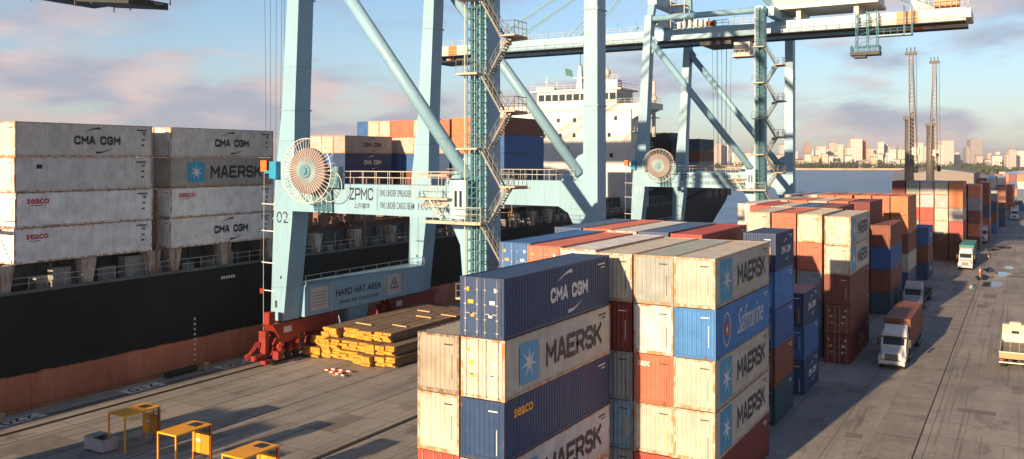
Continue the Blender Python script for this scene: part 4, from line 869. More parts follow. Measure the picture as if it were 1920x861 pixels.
        b.box(-38.9,-38.2,yA+.2,yA+.9,z-3.6,z-3.4); b.beam((-38.9,yA+.6,z-3.3),(-36.2,yA+.4,z-3.2),.12,.2)
        b.build('stair_landing',M_WALK,t); r.build('landing_railing',M_STAIR,t); st.build('stair_flight',M_STAIR,t); z+=6.3
    # girders / boom: two box girders
    gz0,gz1=43.4,45.8; gy=(yM-3.6,yM+3.6)
    def boombands(y,x0,x1,mat,nm): b=MB(); b.box(x0,x1,y-.55,y+.55,gz0,gz1); return b.build(nm,mat,t)
    for y in gy:
        boombands(y,-115.8,-24.0,M_CRANE,'boom_girder'); 
        for (a,c,m,nm) in ((-118.2,-116.6,M_ORG,'boom_tip'),(-116.6,-115.8,M_CREAM,'boom_tip')): boombands(y,a,c,m,nm)
        for (a,c,m) in ((-113.2,-110.9,M_ORG),(-115.8,-113.2,M_CREAM),(-110.9,-108,M_CREAM)):
            b=MB(); b.box(a,c,y-.562,y+.562,gz0-.01,gz1+.012); b.build('boom_band',m,t)
        for (a,c,m) in ((-24,-19.4,M_CREAM),(-19.4,-15.9,M_ORG),(-15.9,-8.6,M_CREAM)): boombands(y,a,c,m,'girder_end')
        b=MB(); b.box(-118,-8.6,y-.2,y+.2,gz0-.35,gz0-.004); b.box(-118,-8.6,y-(1.6 if y<yM else -.56),y+(-.56 if y<yM else 1.6),gz0-.05,gz0+.1); b.build('trolley_rail',M_DARK,t)
        s=-1.55 if y<yM else 1.55
        b=MB(); b.rail([(-117.5,y+s,gz0+.1),(-64,y+s,gz0+.1)],1.1,.04,2.2); b.rail([(-40,y+s,gz0+.1),(-9,y+s,gz0+.1)],1.1,.04,2.2); b.rail([(-117.5,y,gz1),(-44,y,gz1)],1.1,.04,2.5); b.build('boom_railing',M_RAILP,t)
    for x in range(-116,-8,6): MB().box(x-.3,x+.3,gy[0]+.5,gy[1]-.5,gz0+.3,gz0+1.2).build('cross_tie',M_CRANE,t)
    for x in (-61.5,-39.6): MB().box(x-.7,x+.7,yA+2,yB+.2,45.9,47.6).build('portal_head_beam',M_CRANE,t)
    b=MB(); b.box(-118.4,-108.5,gy[0]-1.2,gy[1]+1.2,gz0-1.15,gz0-.95); b.rail([(-118.4,gy[0]-1.2,gz0-1.6),(-108.6,gy[0]-1.2,gz0-1.6)],.6,.05,1.5)
    for x in (-118,-114.8,-111.7,-108.8):
        for y in gy: b.box(x-.1,x+.1,y-.8,y+.8,gz0-1.0,gz0)
    b.build('boom_end_platform',M_DARK,t)
    # clutter on boom top: floodlights, posts
    b=MB(); rr=random.Random(3)
    for x in range(-112,-42,4):
        h=rr.uniform(.8,2.6); b.tube((x,gy[0],gz1),(x,gy[0],gz1+h),.06,5)
        if rr.random()<.5: b.box(x-.5,x+.4,gy[0]-.3,gy[0]+.3,gz1+h*.3,gz1+h*.3+.5)
        if rr.random()<.4: b.tube((x,gy[0],gz1+h),(x+2.2,gy[0],gz1),.04,4)
    b.build('boom_fittings',M_CRANE2,t)
    # forestays and apex frame
    b=MB(); apx=Vector((-60.6,0,68))
    for y in gy:
        for x,w in ((-103,.16),(-101.6,.10),(-83,.16),(-81.8,.1)): b.tube((x,y,gz1+.2),(apx.x,y*.0+yM+(y-yM)*.7,apx.z),w,6)
    b.build('forestay',M_CRANE,t)
    b=MB()
    for y in (yA+1,yB+1): b.beam((-61.8,y,47.4),(apx.x,yM+(y-yM)*.45,68.5),1.1,1.3,up=(1,0,0)); 
    for y in gy: b.tube((apx.x,yM+(y-yM)*.7,68),(-39.8,y,47.6),.35,8); b.tube((apx.x,yM+(y-yM)*.7,68),(-12,y,gz1),.18,8)
    b.box(apx.x-1.2,apx.x+1.2,yM-5.5,yM+5.5,67.6,69.2); b.box(-62.4,-60.6,yA+1,yB+1.6,49.6,51.4); b.build('apex_frame',M_CRANE,t)
    # structures around the waterside leg heads
    b=MB(); rr=random.Random(5)
    for x in (-60.2,-57.4):
        for y in (gy[0]-1.5,gy[0]+1.5):
            b.tube((x,y,45.8),(x,y,53),.09,5)
    for z in (47.6,50.4,53): b.rail([(-60.2,gy[0]-1.5,z),(-57.4,gy[0]-1.5,z),(-57.4,gy[0]+1.5,z)],1,.04,1); b.box(-60.3,-57.3,gy[0]-1.6,gy[0]+1.6,z-.08,z)
    for i in range(7): b.box(-59+i*1.1,-58.4+i*1.1,gy[0]-.9,gy[0]+.2,45.8,46.2+rr.uniform(.2,1.2))
    b.rail([(-56,gy[0]-.4,45.8),(-42,gy[0]-.4,45.8)],1.1,.04,1.2)
    b.build('boom_hinge_platform',M_RAILP,t)
    b=MB(); b.box(-53.2,-51.6,gy[0]-.9,gy[0]+.1,45.85,46.8); b.build('winch_motor',M_REDM,t)
    # machinery house
    b=MB(); b.box(-40.2,-22.5,yM-5.2,yM+5.2,48.3,54.5); b.build('machinery_house',M_CREAM,t)
    b=MB(); b.box(-40.6,-22.2,yM-5.4,yM+5.4,47.7,48.3)
    for x in (-36,-26): b.box(x-.4,x+.4,gy[0]-.5,gy[1]+.5,gz1,47.7)
    b.build('machinery_base',M_CREAM,t)
    b=MB(); b.rail([(-40.5,yM-5.35,48.3),(-22.3,yM-5.35,48.3)],1.1,.05,1.6); b.build('machinery_railing',M_RAILP,t)
    # backreach: orange equipment and hanging basket
    b=MB(); b.box(-13.4,-9.6,gy[0]-.8,gy[0]+1.6,46.2,47.9); b.tube((-13,gy[0]-.2,48),(-10.2,gy[0]-.2,48),.8,12); b.build('winch_drum',M_ORG,t)
    b=MB(); b.prism([(-17.2,gy[0],45.8),(-13.2,gy[0],45.8),(-16.2,gy[0],48.6),(-17.0,gy[0],48.6)],(0,.3,0)); b.rail([(-15.9,gy[0]-1.5,45.85),(-8.2,gy[0]-1.5,45.85)],1.2,.05,.9); b.box(-9,-7.8,gy[0]-.9,gy[1]+.9,gz0+.6,gz1-.3); b.build('end_frame',M_CREAM,t)
    b=MB(); y=gy[0]-2.4
    for x in (-25.6,-23.8,-22.2): 
        for yy in (y-1,y+1): b.tube((x,yy,39.6),(x,yy,46.0),.09,4)
    for z in (40,41.5,43,44.5): b.tube((-25.6,y-1,z),(-22.2,y-1,z+1.4),.05,4); b.tube((-25.6,y+1,z),(-22.2,y+1,z),.05,4); b.tube((-25.6,y-1,z),(-25.6,y+1,z+1.4),.05,4)
    b.rail([(-26.4,y-1.3,38.9),(-21.8,y-1.3,38.9),(-21.8,y+1.3,38.9),(-26.4,y+1.3,38.9),(-26.4,y-1.3,38.9)],1.0,.06,.9)
    b.box(-22.2,-16.6,y-.9,y+.9,41.4,41.6); b.rail([(-22.2,y-.9,41.6),(-16.7,y-.9,41.6)],1.1,.05,1.2)
    for x in (-17.9,-16.7):
        for yy in (y-.9,y+.9): b.tube((x,yy,41.4),(x,yy,46.6),.08,4)
    b.build('maintenance_basket',M_CRANE2,t)
    b=MB(); b.box(-26.5,-21.7,y-1.4,y+1.4,38.3,38.9); b.box(-26,-24,y-1,y+1,37.9,38.3); b.build('basket_floor',M_DARK,t)
    # stay pole of antenna on the waterside of leg: brackets and orange/blue light
    b=MB(); b.box(-66.7,-65.9,yA-.3,yA+.4,18.9,20.0); b.build('warning_beacon',M_ORG,t)
    b=MB(); b.box(-65.9,-64.6,yA-.55,yA+.3,18.7,19.0); b.box(-65.2,-64.3,yA-.6,yA-.003,18.2,19.9); b.build('beacon_bracket',M_BLUEL,t)
    b=MB(); b.tube((-66.5,yA,18.8),(-66.6,yA,9.5),.025,4); b.tube((-66.6,yA,9.5),(-66.1,yA-.5,1.5),.025,4)
    for z in (15.6,12.9,9.7,6.9): b.beam((-65.0,yA,z),(-66.8,yA,z+.05),.1,.1)
    b.build('earthing_cable',M_RAILP,t)
    b=MB(); b.box(-66.9,-66.5,yA-.2,yA+.2,6.6,7.1); b.build('emergency_switch',M_REDM,t)
    for x in (-64.5,-41.2):
        bogie(t,x,yA-1.6,yA+8.4); bogie(t,x,yB-6.2,yB+3.8)
    return t
c2=crane()
def trolley(xc,t,spread_z,cabdx):
    """trolley carriage with operator cab, ropes and spreader of one crane"""
    yM=t.location.y
    o=thing('crane_trolley','%s'%('dark trolley with hoist ropes under the boom of the crane numbered 02' if t is c2 else 'trolley with cream operator cab and hoist ropes under the girder of the crane numbered 01'),'crane trolley',(xc,yM,43),group='trolleys hanging under the crane booms')
    b=MB(); b.box(xc-3,xc+3,yM-4.2,yM+4.2,42.2,42.9); b.box(xc-2,xc+2,yM-3,yM+3,42.9,43.3); b.build('carriage',M_DARK,o)
    cx=xc+cabdx; b=MB(); b.box(cx-1.6,cx+1.4,yM-5.6,yM-3.2,39.6,42.2); b.build('operator_cab',M_CREAM,o)
    b=MB(); b.box(cx-1.62,cx+1.1,yM-5.63,yM-5.6,40.2,41.7); b.box(cx-1.63,cx-1.6,yM-5.4,yM-3.4,39.9,41.9); b.build('cab_window',M_GLASS,o)
    b=MB(); b.box(cx-2,cx+2.2,yM-6.2,yM-2.8,39.4,39.6); b.rail([(cx-2,yM-6.2,39.6),(cx+2.2,yM-6.2,39.6),(cx+2.2,yM-2.8,39.6)],1.1,.04,.9); b.build('cab_platform',M_WALK,o)
    b=MB()
    for dx in (-1.4,-.5,.5,1.4):
        for dy in (-1.6,1.6): b.tube((xc+dx,yM+dy,42.2),(xc+dx*.75,yM+dy,spread_z+1.9),.03,4,caps=False)
    b.build('hoist_rope',M_ROPE,o)
    b=MB(); b.box(xc-1.2,xc+1.2,yM-2.2,yM+2.2,spread_z+1.3,spread_z+1.9); b.build('headblock',M_YEL,o)
    b=MB(); b.box(xc-.6,xc+.6,yM-5.9,yM+5.9,spread_z+.5,spread_z+.9); b.box(xc-.8,xc+.8,yM-1.5,yM+1.5,spread_z+.9,spread_z+1.3)
    for s in (-1,1): b.box(xc-1.2,xc+1.2,yM+s*6-.15,yM+s*6+.15,spread_z+.3,spread_z+.8)
    b.build('spreader',M_YEL,o)
trolley(-76.2,c2,13.3,3.2)
def gondola():
    o=thing('maintenance_trolley','dark maintenance platform hanging under the boom end at the top left','trolley',(-102,76,41))
    b=MB(); b.prism([(-108,73,40.9),(-97.5,73,39.7),(-97.5,73,40.6),(-108,73,42.0)],(0,6,0)); b.build('platform',M_DARK,o)
    b=MB(); 
    for x in (-108.4,-105,-101,-97):
        for y in (73.1,78.9): b.tube((x,y,40.3),(x,y,43.2),.09,5)
    b.rail([(-109.4,73,41.6),(-108,73,41.3),(-97,73,40.0),(-95.6,73,40.1)],1.1,.05,1.3); b.tube((-94.6,73,42),(-92.4,73,39.2),.06,5); b.tube((-92.4,73,39.2),(-91,73,39.0),.06,5); b.build('railing',M_DARK,o)
    MB().box(-98,-95,73.2,75,40.6,41.6).build('winch',M_CREAM,o)
gondola()
c1=copy_tree(c2); c1.location.y+=94.0; c1['label']='tall pale turquoise gantry crane numbered 01, further along the quay'
c2['label']='tall pale turquoise gantry crane numbered 02, nearest to the viewer'
for ch in c1.children:
    if ch.name.startswith('crane_number'):
        ch.data=text_mesh('01',-.004,0,1.0)
trolley(-51.5,c1,15.2,5.6)
# ------------------------------------------------------------ mobile harbour cranes
def harbour_crane(x,y,lab,h_t,h_j,lean):
    t=thing('mobile_harbour_crane',lab,'crane',(x,y,0),group='mobile harbour cranes with near-vertical jibs')
    G=paint('crane grey',(.10,.09,.085),.6,var=.15); Pj=paint('jib paint',(.34,.28,.24),.6)
    b=MB(); b.box(x-5,x+5,y-5,y+5,1.5,3.6); b.box(x-7,x+7,y-6,y-5,.3,1); b.box(x-7,x+7,y+5,y+6,.3,1)
    for sx in (-1,1):
        for i in range(5): b.tube((x+sx*4.4,y-4+2*i,.7),(x+sx*5.3,y-4+2*i,.7),.7,10)
    b.build('chassis',G,t)
    b=MB(); b.box(x-3,x+3,y-3,y+9,3.8,8.5); b.build('slewing_house',M_CREAM,t)
    b=MB(); b.tube((x,y,8.5),(x,y,h_t),1.75,14,r2=1.55); b.build('tower',G,t)
    b=MB(); b.box(x+1.2,x+3.6,y-2.6,y,h_t*.62,h_t*.62+2.8); b.build('operator_cab',M_CREAM,t)
    b=MB(); b.box(x-2,x+2,y-2,y+2,h_t,h_t+1.4); b.tube((x,y,h_t+1.4),(x+1.5,y,h_t+3),.3,6); b.build('tower_head',G,t)
    # lattice jib
    b=MB(); p=Vector((x+1.6,y-1.5,h_t*.55)); q=Vector((x+lean,y-6,h_j)); n=26
    def cor(f,s1,s2): w=1.25*(1-.45*f); return p.lerp(q,f)+Vector((s1*w,s2*w,0))
    for i in range(n):
        f0=i/n; f1=(i+1)/n
        for s1,s2 in ((1,1),(1,-1),(-1,-1),(-1,1)):
            b.tube(cor(f0,s1,s2),cor(f1,s1,s2),.16,4,caps=False)
        for (a,c) in (((1,1),(1,-1)),((1,-1),(-1,-1)),((-1,-1),(-1,1)),((-1,1),(1,1))): b.tube(cor(f0,*a),cor(f1,*c),.09,4,caps=False)
    b.build('lattice_jib',Pj,t)
    b=MB(); 
    for s in (-1.4,0,1.4): b.tube(q+Vector((s,0,-.5)),q+Vector((s,0,2.2)),.2,5)
    b.box(q.x-2,q.x+2,q.y-1,q.y+1,q.z-.6,q.z+.4); b.build('jib_head',G,t)
    b=MB()
    for s in (-.6,.6): b.tube(q+Vector((s+1.2,0,0)),Vector((x+lean+2+s,y-9,h_t*.5)),.07,4); b.tube(q+Vector((s,0,0)),Vector((x,y,h_t+1.5)),.07,4)
    b.tube((x+lean+2,y-9,h_t*.5),(x+lean+2,y-9,h_t*.5-2.5),.7,8); b.build('hoist_rope',M_ROPE,t)
harbour_crane(-38.6,374,'taller mobile crane with grey round tower and lattice jib raised upright',35.5,60.5,1.2)
harbour_crane(-36.5,437,'more distant mobile crane with slimmer tower and upright lattice jib',35,63,2.2)
# ------------------------------------------------------------ bundles of planks under crane 02
def bundle(x0,x1,y0,y1,z,h,lab,i):
    t=thing('plank_bundle',lab,'timber bundle',((x0+x1)/2,(y0+y1)/2,z),group='stacked bundles with yellow ends beside the crane')
    b=MB(); e=MB(); n=4; r=random.Random(i)
    for j in range(n):
        za=z+h*j/n; zb=z+h*(j+.9)/n; k=max(2,int((x1-x0)/.8)); 
        for q in range(k):
            xa=x0+(x1-x0)*q/k+.02; xb=x0+(x1-x0)*(q+1)/k-.03; s=r.uniform(-.28,.25); dz=r.uniform(-.02,.02)
            b.box(xa,xb,y0+.32+s,y1+r.uniform(-.5,.3),za+dz,zb+dz); e.box(xa-.012,xb+.012,y0+s,y0+.32+s,za+dz-.008,zb+dz+.008)
    b.build('planks',paint('weathered planks',(.24,.16,.10),.8,var=.35,dirt=.5,nscale=1.2,streak=(3,.15,3)),t)
    e.build('painted_ends',paint('yellow end paint',(.62,.29,.03),.7,var=.45,dirt=.6,nscale=3,rust=.5,rthr=.55,rustcol=(.08,.05,.03)),t)
    b=MB()
    for yy in (y0+2.2,y0+7.5,y1-2.5): b.box(x0-.01,x1+.01,yy,yy+.08,z+h+.002,z+h+.02); 
    b.build('strap',M_DARK,t)
lay=[('bottom',-64.1,-52.3,68.6,84.5,.12),('middle',-63.9,-52.6,68.9,85.0,1.12),('top',-62.2,-53.9,69.8,86.0,2.12)]
pos_=['leftmost','second from the left','middle','second from the right','rightmost']
for nm,xa,xb,ya,yb,z in lay:
    n=5 if nm!='top' else 4
    pn=pos_ if n==5 else ['leftmost','second from the left','second from the right','rightmost']
    for i in range(n):
        w=(xb-xa)/n; bundle(xa+w*i+.04,xa+w*(i+1)-.06,ya+rnd.uniform(-.5,.5)+(i*-.15),yb+rnd.uniform(-.5,.5),z,.88,'yellow-ended bundle of brown planks, %s in the %s layer'%(pn[i],nm),hash((nm,i))%1000 if False else i*7+len(nm))
MB_=MB()
for i,(x,y,lx) in enumerate([(-60.5,72.5,2.3),(-57.5,79,2.2),(-59.5,82,1.9),(-56.5,73.5,2.0),(-55.6,81,2.2)]):
    t=tag(MB().prism([(x,y,3.03),(x+lx,y-.3,3.03),(x+lx,y-.16,3.03),(x,y+.14,3.03)],(0,0,.1)).build('loose_batten',paint('fresh timber',(.55,.38,.20),.7)),'pale loose batten lying on the plank pile, %s'%(['near its front left corner','in the middle of its top','near its back edge','near its front right side','towards its right back'][i]),'batten',group='loose battens on the plank pile')
for i,(x,y,rz,c) in enumerate([(-56.6,64.6,.25,'red and white'),(-55.6,64.0,.1,'red'),(-56.2,65.2,.4,'red')]):
    t=thing('barrier_board','%s barrier board lying on the quay before the planks, %s'%(c,['longest','nearest','furthest'][i]),'barrier',(x,y,0),rz=rz-.35,group='barrier boards lying on the quay')
    MB().box(-1.4,1.4,-.09,.09,.05+.01*i,.16+.01*i).build('board',M_REDM,t,wc=False)
    b=MB()
    for j in range(3): b.box(-1.1+j*.9,-.7+j*.9,-.095,.095,.048+.01*i,.164+.01*i)
    b.build('white_stripes',M_WHITE,t,wc=False)
    MB().box(-.3,.3,-.35,.35,.01,.05).build('foot',M_YEL,t,wc=False)
# ------------------------------------------------------------ yellow lashing cages
def cage(x,y,lab,base=None):
    if base is not None:
        c=copy_tree(base); c.location=(x,y,0); c['label']=lab; return c
    t=thing('lashing_cage',lab,'work cage',(x,y,0),group='yellow roofed steel cages on the apron')
    b=MB(); W_,L_=.9,1.45
    b.box(-W_,W_,-L_,.45,2.48,2.58); b.box(-W_,-.35,.45,L_,2.48,2.58); b.box(.45,W_,.45,L_,2.48,2.58); b.box(-.35,.45,1.15,L_,2.48,2.58); b.build('roof',M_YEL,t,wc=False)
    b=MB(); b.box(-.33,.43,.47,1.13,2.585,2.62); b.build('hatch',M_DARK,t,wc=False)
    for sx in (-1,1):
        for sy in (-1,1):
            b=MB(); b.box(sx*.85-.05,sx*.85+.05,sy*1.4-.05,sy*1.4+.05,0,2.48); b.build('post',M_YEL if sy<0 else M_ORG,t,wc=False)
    b=MB(); b.box(-.8,.8,1.30,1.34,.55,1.95)
    for i in range(7): b.box(-.8,.8,1.27,1.30,.6+i*.2,.66+i*.2)
    b.build('end_panel',M_YEL,t,wc=False)
    MB().box(-.45,.05,1.262,1.27,1.3,1.5).build('notice_plate',M_WHITE,t,wc=False)
    b=MB()
    for s in (.15,.65): b.box(s-.02,s+.02,1.44,1.48,.05,2.6)
    for i in range(10): b.box(.15,.65,1.45,1.47,.15+i*.24,.18+i*.24)
    for i in range(9): b.box(.86,.88,.5+i*.1,.515+i*.1,.1,2.4)
    b.build('ladder',M_DARK,t,wc=False)
    return t
cg=cage(-54.1,41.0,'yellow roofed steel cage nearest the ship, with a grey bin at its foot')
cage(-47.5,39.8,'yellow roofed steel cage standing in the middle of the three',cg)
cage(-40.5,38.8,'yellow roofed steel cage cut off by the bottom of the picture',cg)
t=thing('steel_bin','open grey steel bin standing beside the left yellow cage','bin',(-55.4,39.3,0))
b=MB(); b.box(-.95,.95,-.55,.55,.1,.16); b.box(-.95,.95,-.6,-.55,.1,.95); b.box(-.95,.95,.55,.6,.1,.95); b.box(-1.0,-.95,-.6,.6,.1,.95); b.box(.95,1.0,-.6,.6,.1,.95); b.build('tub',paint('bin grey',(.42,.40,.40),.5,rust=.3),t,wc=False)
MB().box(-.98,-.1,-.58,.58,.955,1.0).build('lid',paint('bin lid',(.36,.35,.35),.5),t,wc=False)
MB().box(-.8,-.6,-.6,.6,0,.1).box(.6,.8,-.6,.6,0,.1).build('runner',M_DARK,t,wc=False)
# bollards and fender along the quay edge
for i,y in enumerate([20,39.5,59.3,80,101,122,143,164]):
    t=thing('mooring_bollard','cast iron mooring bollard on the quay kerb%s'%([', first from the left edge',', beside the berth number 220',', beside the black fender',', under the numbered crane 02',', past the plank pile',', between the two cranes',', short of the far crane',', under the far crane'][i]),'bollard',(-67.75,y,.0),group='bollards along the quay')
    b=MB(); b.tube((0,0,0),(0,0,.5),.28,12,r2=.2); b.tube((0,0,.5),(0,0,.72),.34,12,r2=.26); b.build('post',paint('bollard rust',(.42,.30,.16),.6,rust=.4),t,wc=False)
t=thing('fender','long black rubber fender lying on the quay edge beside a bollard','fender',(-68.1,56.6,.35),rz=0)
MB().tube((0,-1.7,0),(0,1.7,0),.3,12).build('tube',M_RUBBER,t,wc=False)
for s in (-1.2,1.2): MB().ring((0,s,0),.31,.03,'y',14).build('chain',M_DARK,t,wc=False)
# ------------------------------------------------------------ road vehicles
def wheel(t,x,y,r=.5,w=.3):
    o=link_mesh('wheel',MB().mesh('w') if False else _wheel(r,w),M_RUBBER,t,(x,y,r)); link_mesh('rim',_rim(r,w),M_STEEL,o); return o
_WC={}
def _wheel(r,w):
    if ('w',r,w) not in _WC: _WC[('w',r,w)]=MB().tube((-w/2,0,0),(w/2,0,0),r,18).mesh('wheel')
    return _WC[('w',r,w)]
def _rim(r,w):
    if ('r',r,w) not in _WC:
        b=MB(); b.tube((-w/2-.01,0,0),(w/2+.01,0,0),r*.5,12); b.tube((-w/2-.06,0,0),(w/2+.06,0,0),r*.2,8); _WC[('r',r,w)]=b.mesh('rim')
    return _WC[('r',r,w)]
def truck_cab(t,body):
    """conventional bonneted cab; front bumper at y=0 facing -y"""
    P=[(0.02,.55),(.0,1.0),(.12,1.55),(1.45,1.95),(1.62,2.0),(2.05,2.75),(2.3,2.95),(3.6,3.0),(3.75,2.9),(3.75,.75),(2.2,.75),(1.55,.95),(.55,.95),(.45,.55)]
    b=MB(); b.prism([(-1.12,y,z) for y,z in P[3:9]]+[(-1.12,3.75,1.0),(-1.12,1.45,1.0)],(2.24,0,0)); b.build('cab',body,t,wc=False)
    b=MB(); b.hexa([(-.95,.08,.95),(.95,.08,.95),(1.05,1.5,1.0),(-1.05,1.5,1.0),(-.82,.14,1.55),(.82,.14,1.55),(1.0,1.5,1.93),(-1.0,1.5,1.93)]); b.build('bonnet',body,t,wc=False)
    b=MB(); 
    for s in (-1,1):
        x0,x1=sorted((s*.82,s*1.2)); b.hexa([(x0,.1,.8),(x1,.25,.8),(x1,1.6,.75),(x0,1.6,.75),(x0,.2,1.2),(x1,.35,1.1),(x1,1.5,1.25),(x0,1.5,1.35)])
    b.build('mudguard',body,t,wc=False)
    MB().hexa([(-1.1,2.2,2.97),(1.1,2.2,2.97),(1.1,3.7,3.0),(-1.1,3.7,3.0),(-.95,2.9,3.55),(.95,2.9,3.55),(1.05,3.7,3.75),(-1.05,3.7,3.75)]).build('roof_fairing',body,t,wc=False)
    MB().hexa([(-.98,1.66,2.08),(.98,1.66,2.08),(.98,1.72,2.08),(-.98,1.72,2.08),(-.95,2.02,2.72),(.95,2.02,2.72),(.95,2.1,2.72),(-.95,2.1,2.72)]).build('windscreen',M_GLASS,t,wc=False)
    MB().box(-1.1,1.1,1.75,2.0,2.74,2.86).build('sun_visor',M_DARK,t,wc=False)
    for s in (-1,1):
        x0,x1=sorted((s*1.121,s*1.135)); MB().prism([(x0,2.0,2.05),(x0,3.0,2.05),(x0,3.0,2.65),(x0,2.25,2.65)],(x1-x0,0,0)).build('side_window',M_GLASS,t,wc=False)
        MB().box(s*1.42-.12,s*1.42+.12,1.75,1.82,1.95,2.7).tube((s*1.12,1.85,2.5),(s*1.42,1.8,2.5),.03,5).build('mirror',M_DARK,t,wc=False)
        MB().box(s*.98-.14,s*.98+.14,.08,.14,.92,1.12).build('headlight',M_STEEL,t,wc=False)
    b=MB(); b.box(-.6,.6,.05,.11,.95,1.5); b.build('grille',M_BLACK,t,wc=False)
    for s in (-1,1):
        MB().box(s*1.136-.004,s*1.136+.004,2.0,2.03,1.05,2.0).box(s*1.136-.004,s*1.136+.004,3.05,3.08,1.05,2.7).build('door_seam',M_BLACK,t,wc=False)
        MB().box(s*1.15-.02,s*1.15+.02,2.85,3.0,1.75,1.8).build('door_handle',M_DARK,t,wc=False)
        MB().box(s*.8-.07,s*.8+.07,2.3,2.4,3.0,3.1).build('marker_lamp',M_ORG,t,wc=False)
        MB().box(s*1.12-.12,s*1.12+.12,2.1,2.9,.45,.6).build('cab_step',M_DARK,t,wc=False)
    MB().box(-.26,.26,-.04,-.022,.55,.67).build('number_plate',M_STEEL,t,wc=False)
    MB().box(-1.0,1.0,-.035,.02,.42,.5).build('lower_bumper',M_DARK,t,wc=False)
    b=MB()
    for i in range(6): b.box(-.58,.58,.035,.05,.99+i*.09,1.02+i*.09)
    b.build('grille_bars',M_STEEL,t,wc=False)
    b=MB(); b.hexa([(-1.15,.1,.4),(1.15,.1,.4),(1.18,.55,.4),(-1.18,.55,.4),(-1.15,-.02,.85),(1.15,-.02,.85),(1.18,.55,.85),(-1.18,.55,.85)]); b.build('bumper',body,t,wc=False)
    for x in (-1.0,1.0): wheel(t,x,.95)
    for y in (4.6,5.9):
        for x in (-.95,.95): wheel(t,x,y,.5,.5)
    b=MB(); b.box(-.45,-.3,.5,7,.7,.95); b.box(.3,.45,.5,7,.7,.95); b.box(-.9,.9,4.4,6.2,1.0,1.15); b.build('chassis',M_DARK,t,wc=False)
    for s in (-1,1): MB().tube((s*.8,3.2,.65),(s*.8,4.0,.65),.3,10).build('fuel_tank',M_STEEL,t,wc=False)
    MB().tube((1.0,3.9,1.0),(1.0,3.9,3.4),.07,8).build('exhaust_stack',M_STEEL,t,wc=False)
def trailer(t,y0,y1):
    b=MB(); b.box(-.6,-.42,y0,y1,1.05,1.3); b.box(.42,.6,y0,y1,1.05,1.3)
    n=int((y1-y0)/1.5)
    for i in range(n+1): yy=y0+(y1-y0)*i/n; b.box(-1.22,1.22,yy-.06,yy+.06,1.1,1.27)
    b.box(-1.22,-1.14,y0,y1,1.1,1.3); b.box(1.14,1.22,y0,y1,1.1,1.3); b.build('trailer_frame',M_DARK,t,wc=False)
    for y in (y1-1.4,y1-2.7,y1-4.0):
        for x in (-.95,.95): wheel(t,x,y,.5,.5)
    for s in (-1,1): MB().box(s*.9-.25,s*.9+.25,y1+.0,y1+.05,.95,1.1).build('tail_lamp',M_REDL,t,wc=False)
def truck(x,y,lab,body,cont=None,colab='',L=12.19):
    t=thing('container_truck',lab,'truck',(x,y,0),group='trucks queuing beside the container stacks')
    truck_cab(t,body); trailer(t,4.3,16.9)
    if cont: container(x+CW/2,y+4.5,1.32,cont,L,2.9,'panel',None,colab,'containers riding on trucks',0 if y<120 else 1)
TW=paint('truck white',(.68,.66,.63),.3,var=.06,dirt=.15)
truck(-11.05,91.9,'white bonneted truck half in sunlight, nearest in the queue',TW,'brown red','rust red container on the trailer of the nearest white truck')
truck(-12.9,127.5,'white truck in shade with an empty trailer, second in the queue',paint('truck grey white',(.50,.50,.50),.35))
truck(-9.4,181.5,'white square-fronted truck, third in the queue beside the six-high block',TW,'teal','teal container on the trailer of the third truck')
truck(-9.0,243,'distant white truck with sunlit bonnet, fourth in the queue',TW,'pale grey','pale grey container on the trailer of the fourth truck')
truck(-3.0,340,'tiny far white truck at the end of the queue',TW,'white','white container on the trailer of the far truck')
# flatbed truck at the right edge, seen from behind
def flatbed(x,y,lab):
    t=thing('flatbed_truck',lab,'truck',(x,y,0)); body=paint('cream cab paint',(.70,.58,.36),.35,var=.08)
    # cab ahead (towards +y)
    b=MB(); b.prism([(-1.15,8.1,.8),(-1.15,10.0,.8),(-1.15,10.1,1.7),(-1.15,9.8,2.75),(-1.15,9.4,2.95),(-1.15,8.3,2.95),(-1.15,8.1,2.7)],(2.3,0,0)); b.box(-.5,.5,8.6,9.6,2.95,3.15); b.build('cab',body,t,wc=False)
    MB().box(-.35,.35,8.07,8.098,2.1,2.4).build('rear_window',M_GLASS,t,wc=False)
    for s in (-1,1): MB().box(s*1.38-.1,s*1.38+.1,9.6,9.68,1.9,2.5).tube((s*1.12,9.65,2.3),(s*1.4,9.64,2.3),.03,5).build('mirror',M_DARK,t,wc=False)
    b=MB(); b.box(-1.25,1.25,0,8.0,1.15,1.25); b.build('load_bed',paint('bed boards',(.30,.26,.19),.8,var=.3,dirt=.5,streak=(3,.2,1)),t,wc=False)
    b=MB(); b.box(-1.27,-1.2,0,8.0,1.12,1.62); b.box(1.2,1.27,0,8.0,1.12,1.62); b.box(-1.2,1.2,7.95,8.02,1.25,2.1)
    for i in (1,2): b.box(-1.2+.8*i-.04,-1.2+.8*i+.03,0,7.9,1.252,1.29)
    b.build('side_boards',M_CREAM,t,wc=False)
    MB().box(-1.28,1.28,-.06,0,1.05,1.66).build('tailboard',paint('orange board',(.60,.25,.12),.5),t,wc=False)
    b=MB(); b.box(-1.3,1.3,-.10,-.065,1.6,1.7); b.box(-1.3,1.3,-.16,-.1,.62,.74); b.build('bumper_bar',M_CREAM,t,wc=False)
    for s in (-1,1): MB().box(s*1.05-.14,s*1.05+.14,-.12,-.07,.82,.96).build('tail_lamp',M_REDL,t,wc=False)
    b=MB(); b.box(-.5,-.3,0,9.5,.75,1.0); b.box(.3,.5,0,9.5,.75,1.0); b.build('chassis',M_DARK,t,wc=False)
    for y_ in (1.3,2.6):
        for x_ in (-.95,.95): wheel(t,x_,y_,.5,.5)
    for x_ in (-1.0,1.0): wheel(t,x_,9.3)
flatbed(-.85,97.6,'cream cabbed flatbed truck seen from behind at the right edge, bed empty')
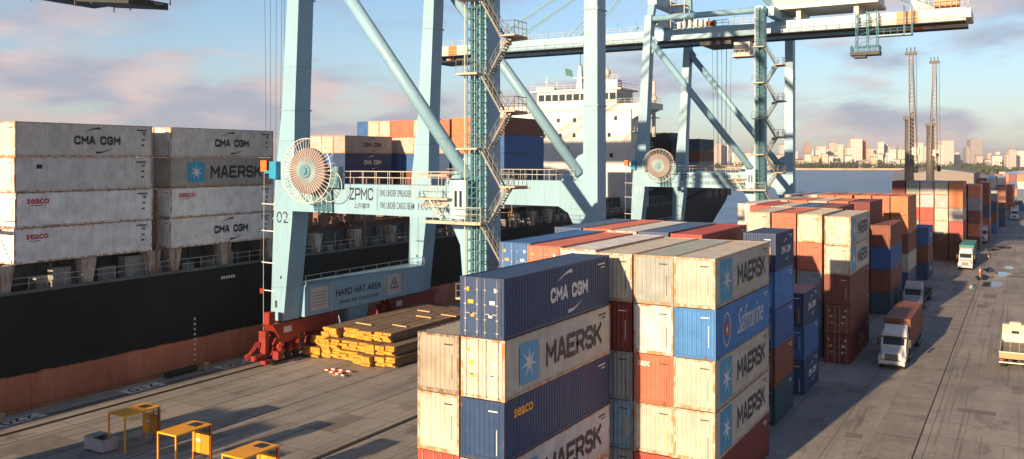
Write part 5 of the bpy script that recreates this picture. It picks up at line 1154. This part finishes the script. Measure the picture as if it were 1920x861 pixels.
# small lone vehicle further up and cones
t=thing('pickup','small pale vehicle with orange load parked at the far right of the road','pickup',(3.6,197,0))
MB().box(-.95,.95,-2.4,2.4,.45,1.1).build('body',M_CREAM,t,wc=False); MB().taper((-.9,.9,.1,1.7,1.1),(-.75,.75,.4,1.3,1.75)).build('cab',M_CREAM,t,wc=False); MB().box(-.8,.8,-2.2,0,1.1,1.6).build('load_cover',M_ORG,t,wc=False)
for s in (-1,1):
    for y_ in (-1.5,1.5): wheel(t,s*.85,y_,.35,.22)
for i,(x,y) in enumerate([(-6.9,178.5),(-6.4,205)]):
    t=thing('traffic_cone','orange and white traffic cone on the road, %s'%['nearer one beside the third truck','further one'][i],'traffic cone',(x,y,0),group='traffic cones on the road')
    MB().tube((0,0,.04),(0,0,.9),.22,12,r2=.04).build('cone',M_ORG,t,wc=False); MB().tube((0,0,.35),(0,0,.6),.158,12,r2=.11).build('white_band',M_WHITE,t,wc=False); MB().box(-.28,.28,-.28,.28,0,.04).build('base',M_ORG,t,wc=False)
G5='unseen containers added to shade the apron'  # columns out of view, added only to cast shadow patches on the apron
stack(-58.6,2,['grey','blue','brown red'],'the first unseen column added to shade the apron',G5,lod=2)
stack(-56.0,3.5,['red','cream','grey'],'the second unseen column added to shade the apron',G5,lod=2)
stack(-52.6,1,['grey','blue','cream'],'the third unseen column added to shade the apron',G5,lod=2)
stack(-46.2,9,['red','blue'],'the fourth unseen column added to shade the apron',G5,lod=2)
# all remaining containers, hidden behind and below the ones above, as one object
b=MB(); mi=[]; names=list(REST)
for k_,nm in enumerate(names):
    for q in REST[nm]: b.box(*q); mi+=[k_]*6
me=b.mesh('containers')
for nm in names: me.materials.append(cmat(nm))
me.polygons.foreach_set('material_index',mi); me.update()
o=bpy.data.objects.new('remaining_containers',me); COL.objects.link(o); tag(o,'remaining containers packed behind and beneath the outer ones of the blocks','containers',kind='stuff')
print('containers',CNT[0],'objects',len(bpy.data.objects))
# thin coastal haze over the whole harbour
hz=MB().box(-9600,9600,-2750,16200,-6.2,84).build('haze',None)
hm=bpy.data.materials.new('haze'); hm.use_nodes=True; nt=hm.node_tree; nt.nodes.remove(nt.nodes['Principled BSDF']); pv=nt.nodes.new('ShaderNodeVolumePrincipled'); pv.inputs['Color'].default_value=(.85,.86,.92,1); pv.inputs['Density'].default_value=.00009; pv.inputs['Anisotropy'].default_value=.2
nt.links.new(pv.outputs[0],nt.nodes['Material Output'].inputs['Volume']); hz.data.materials.append(hm); tag(hz,kind='stuff')
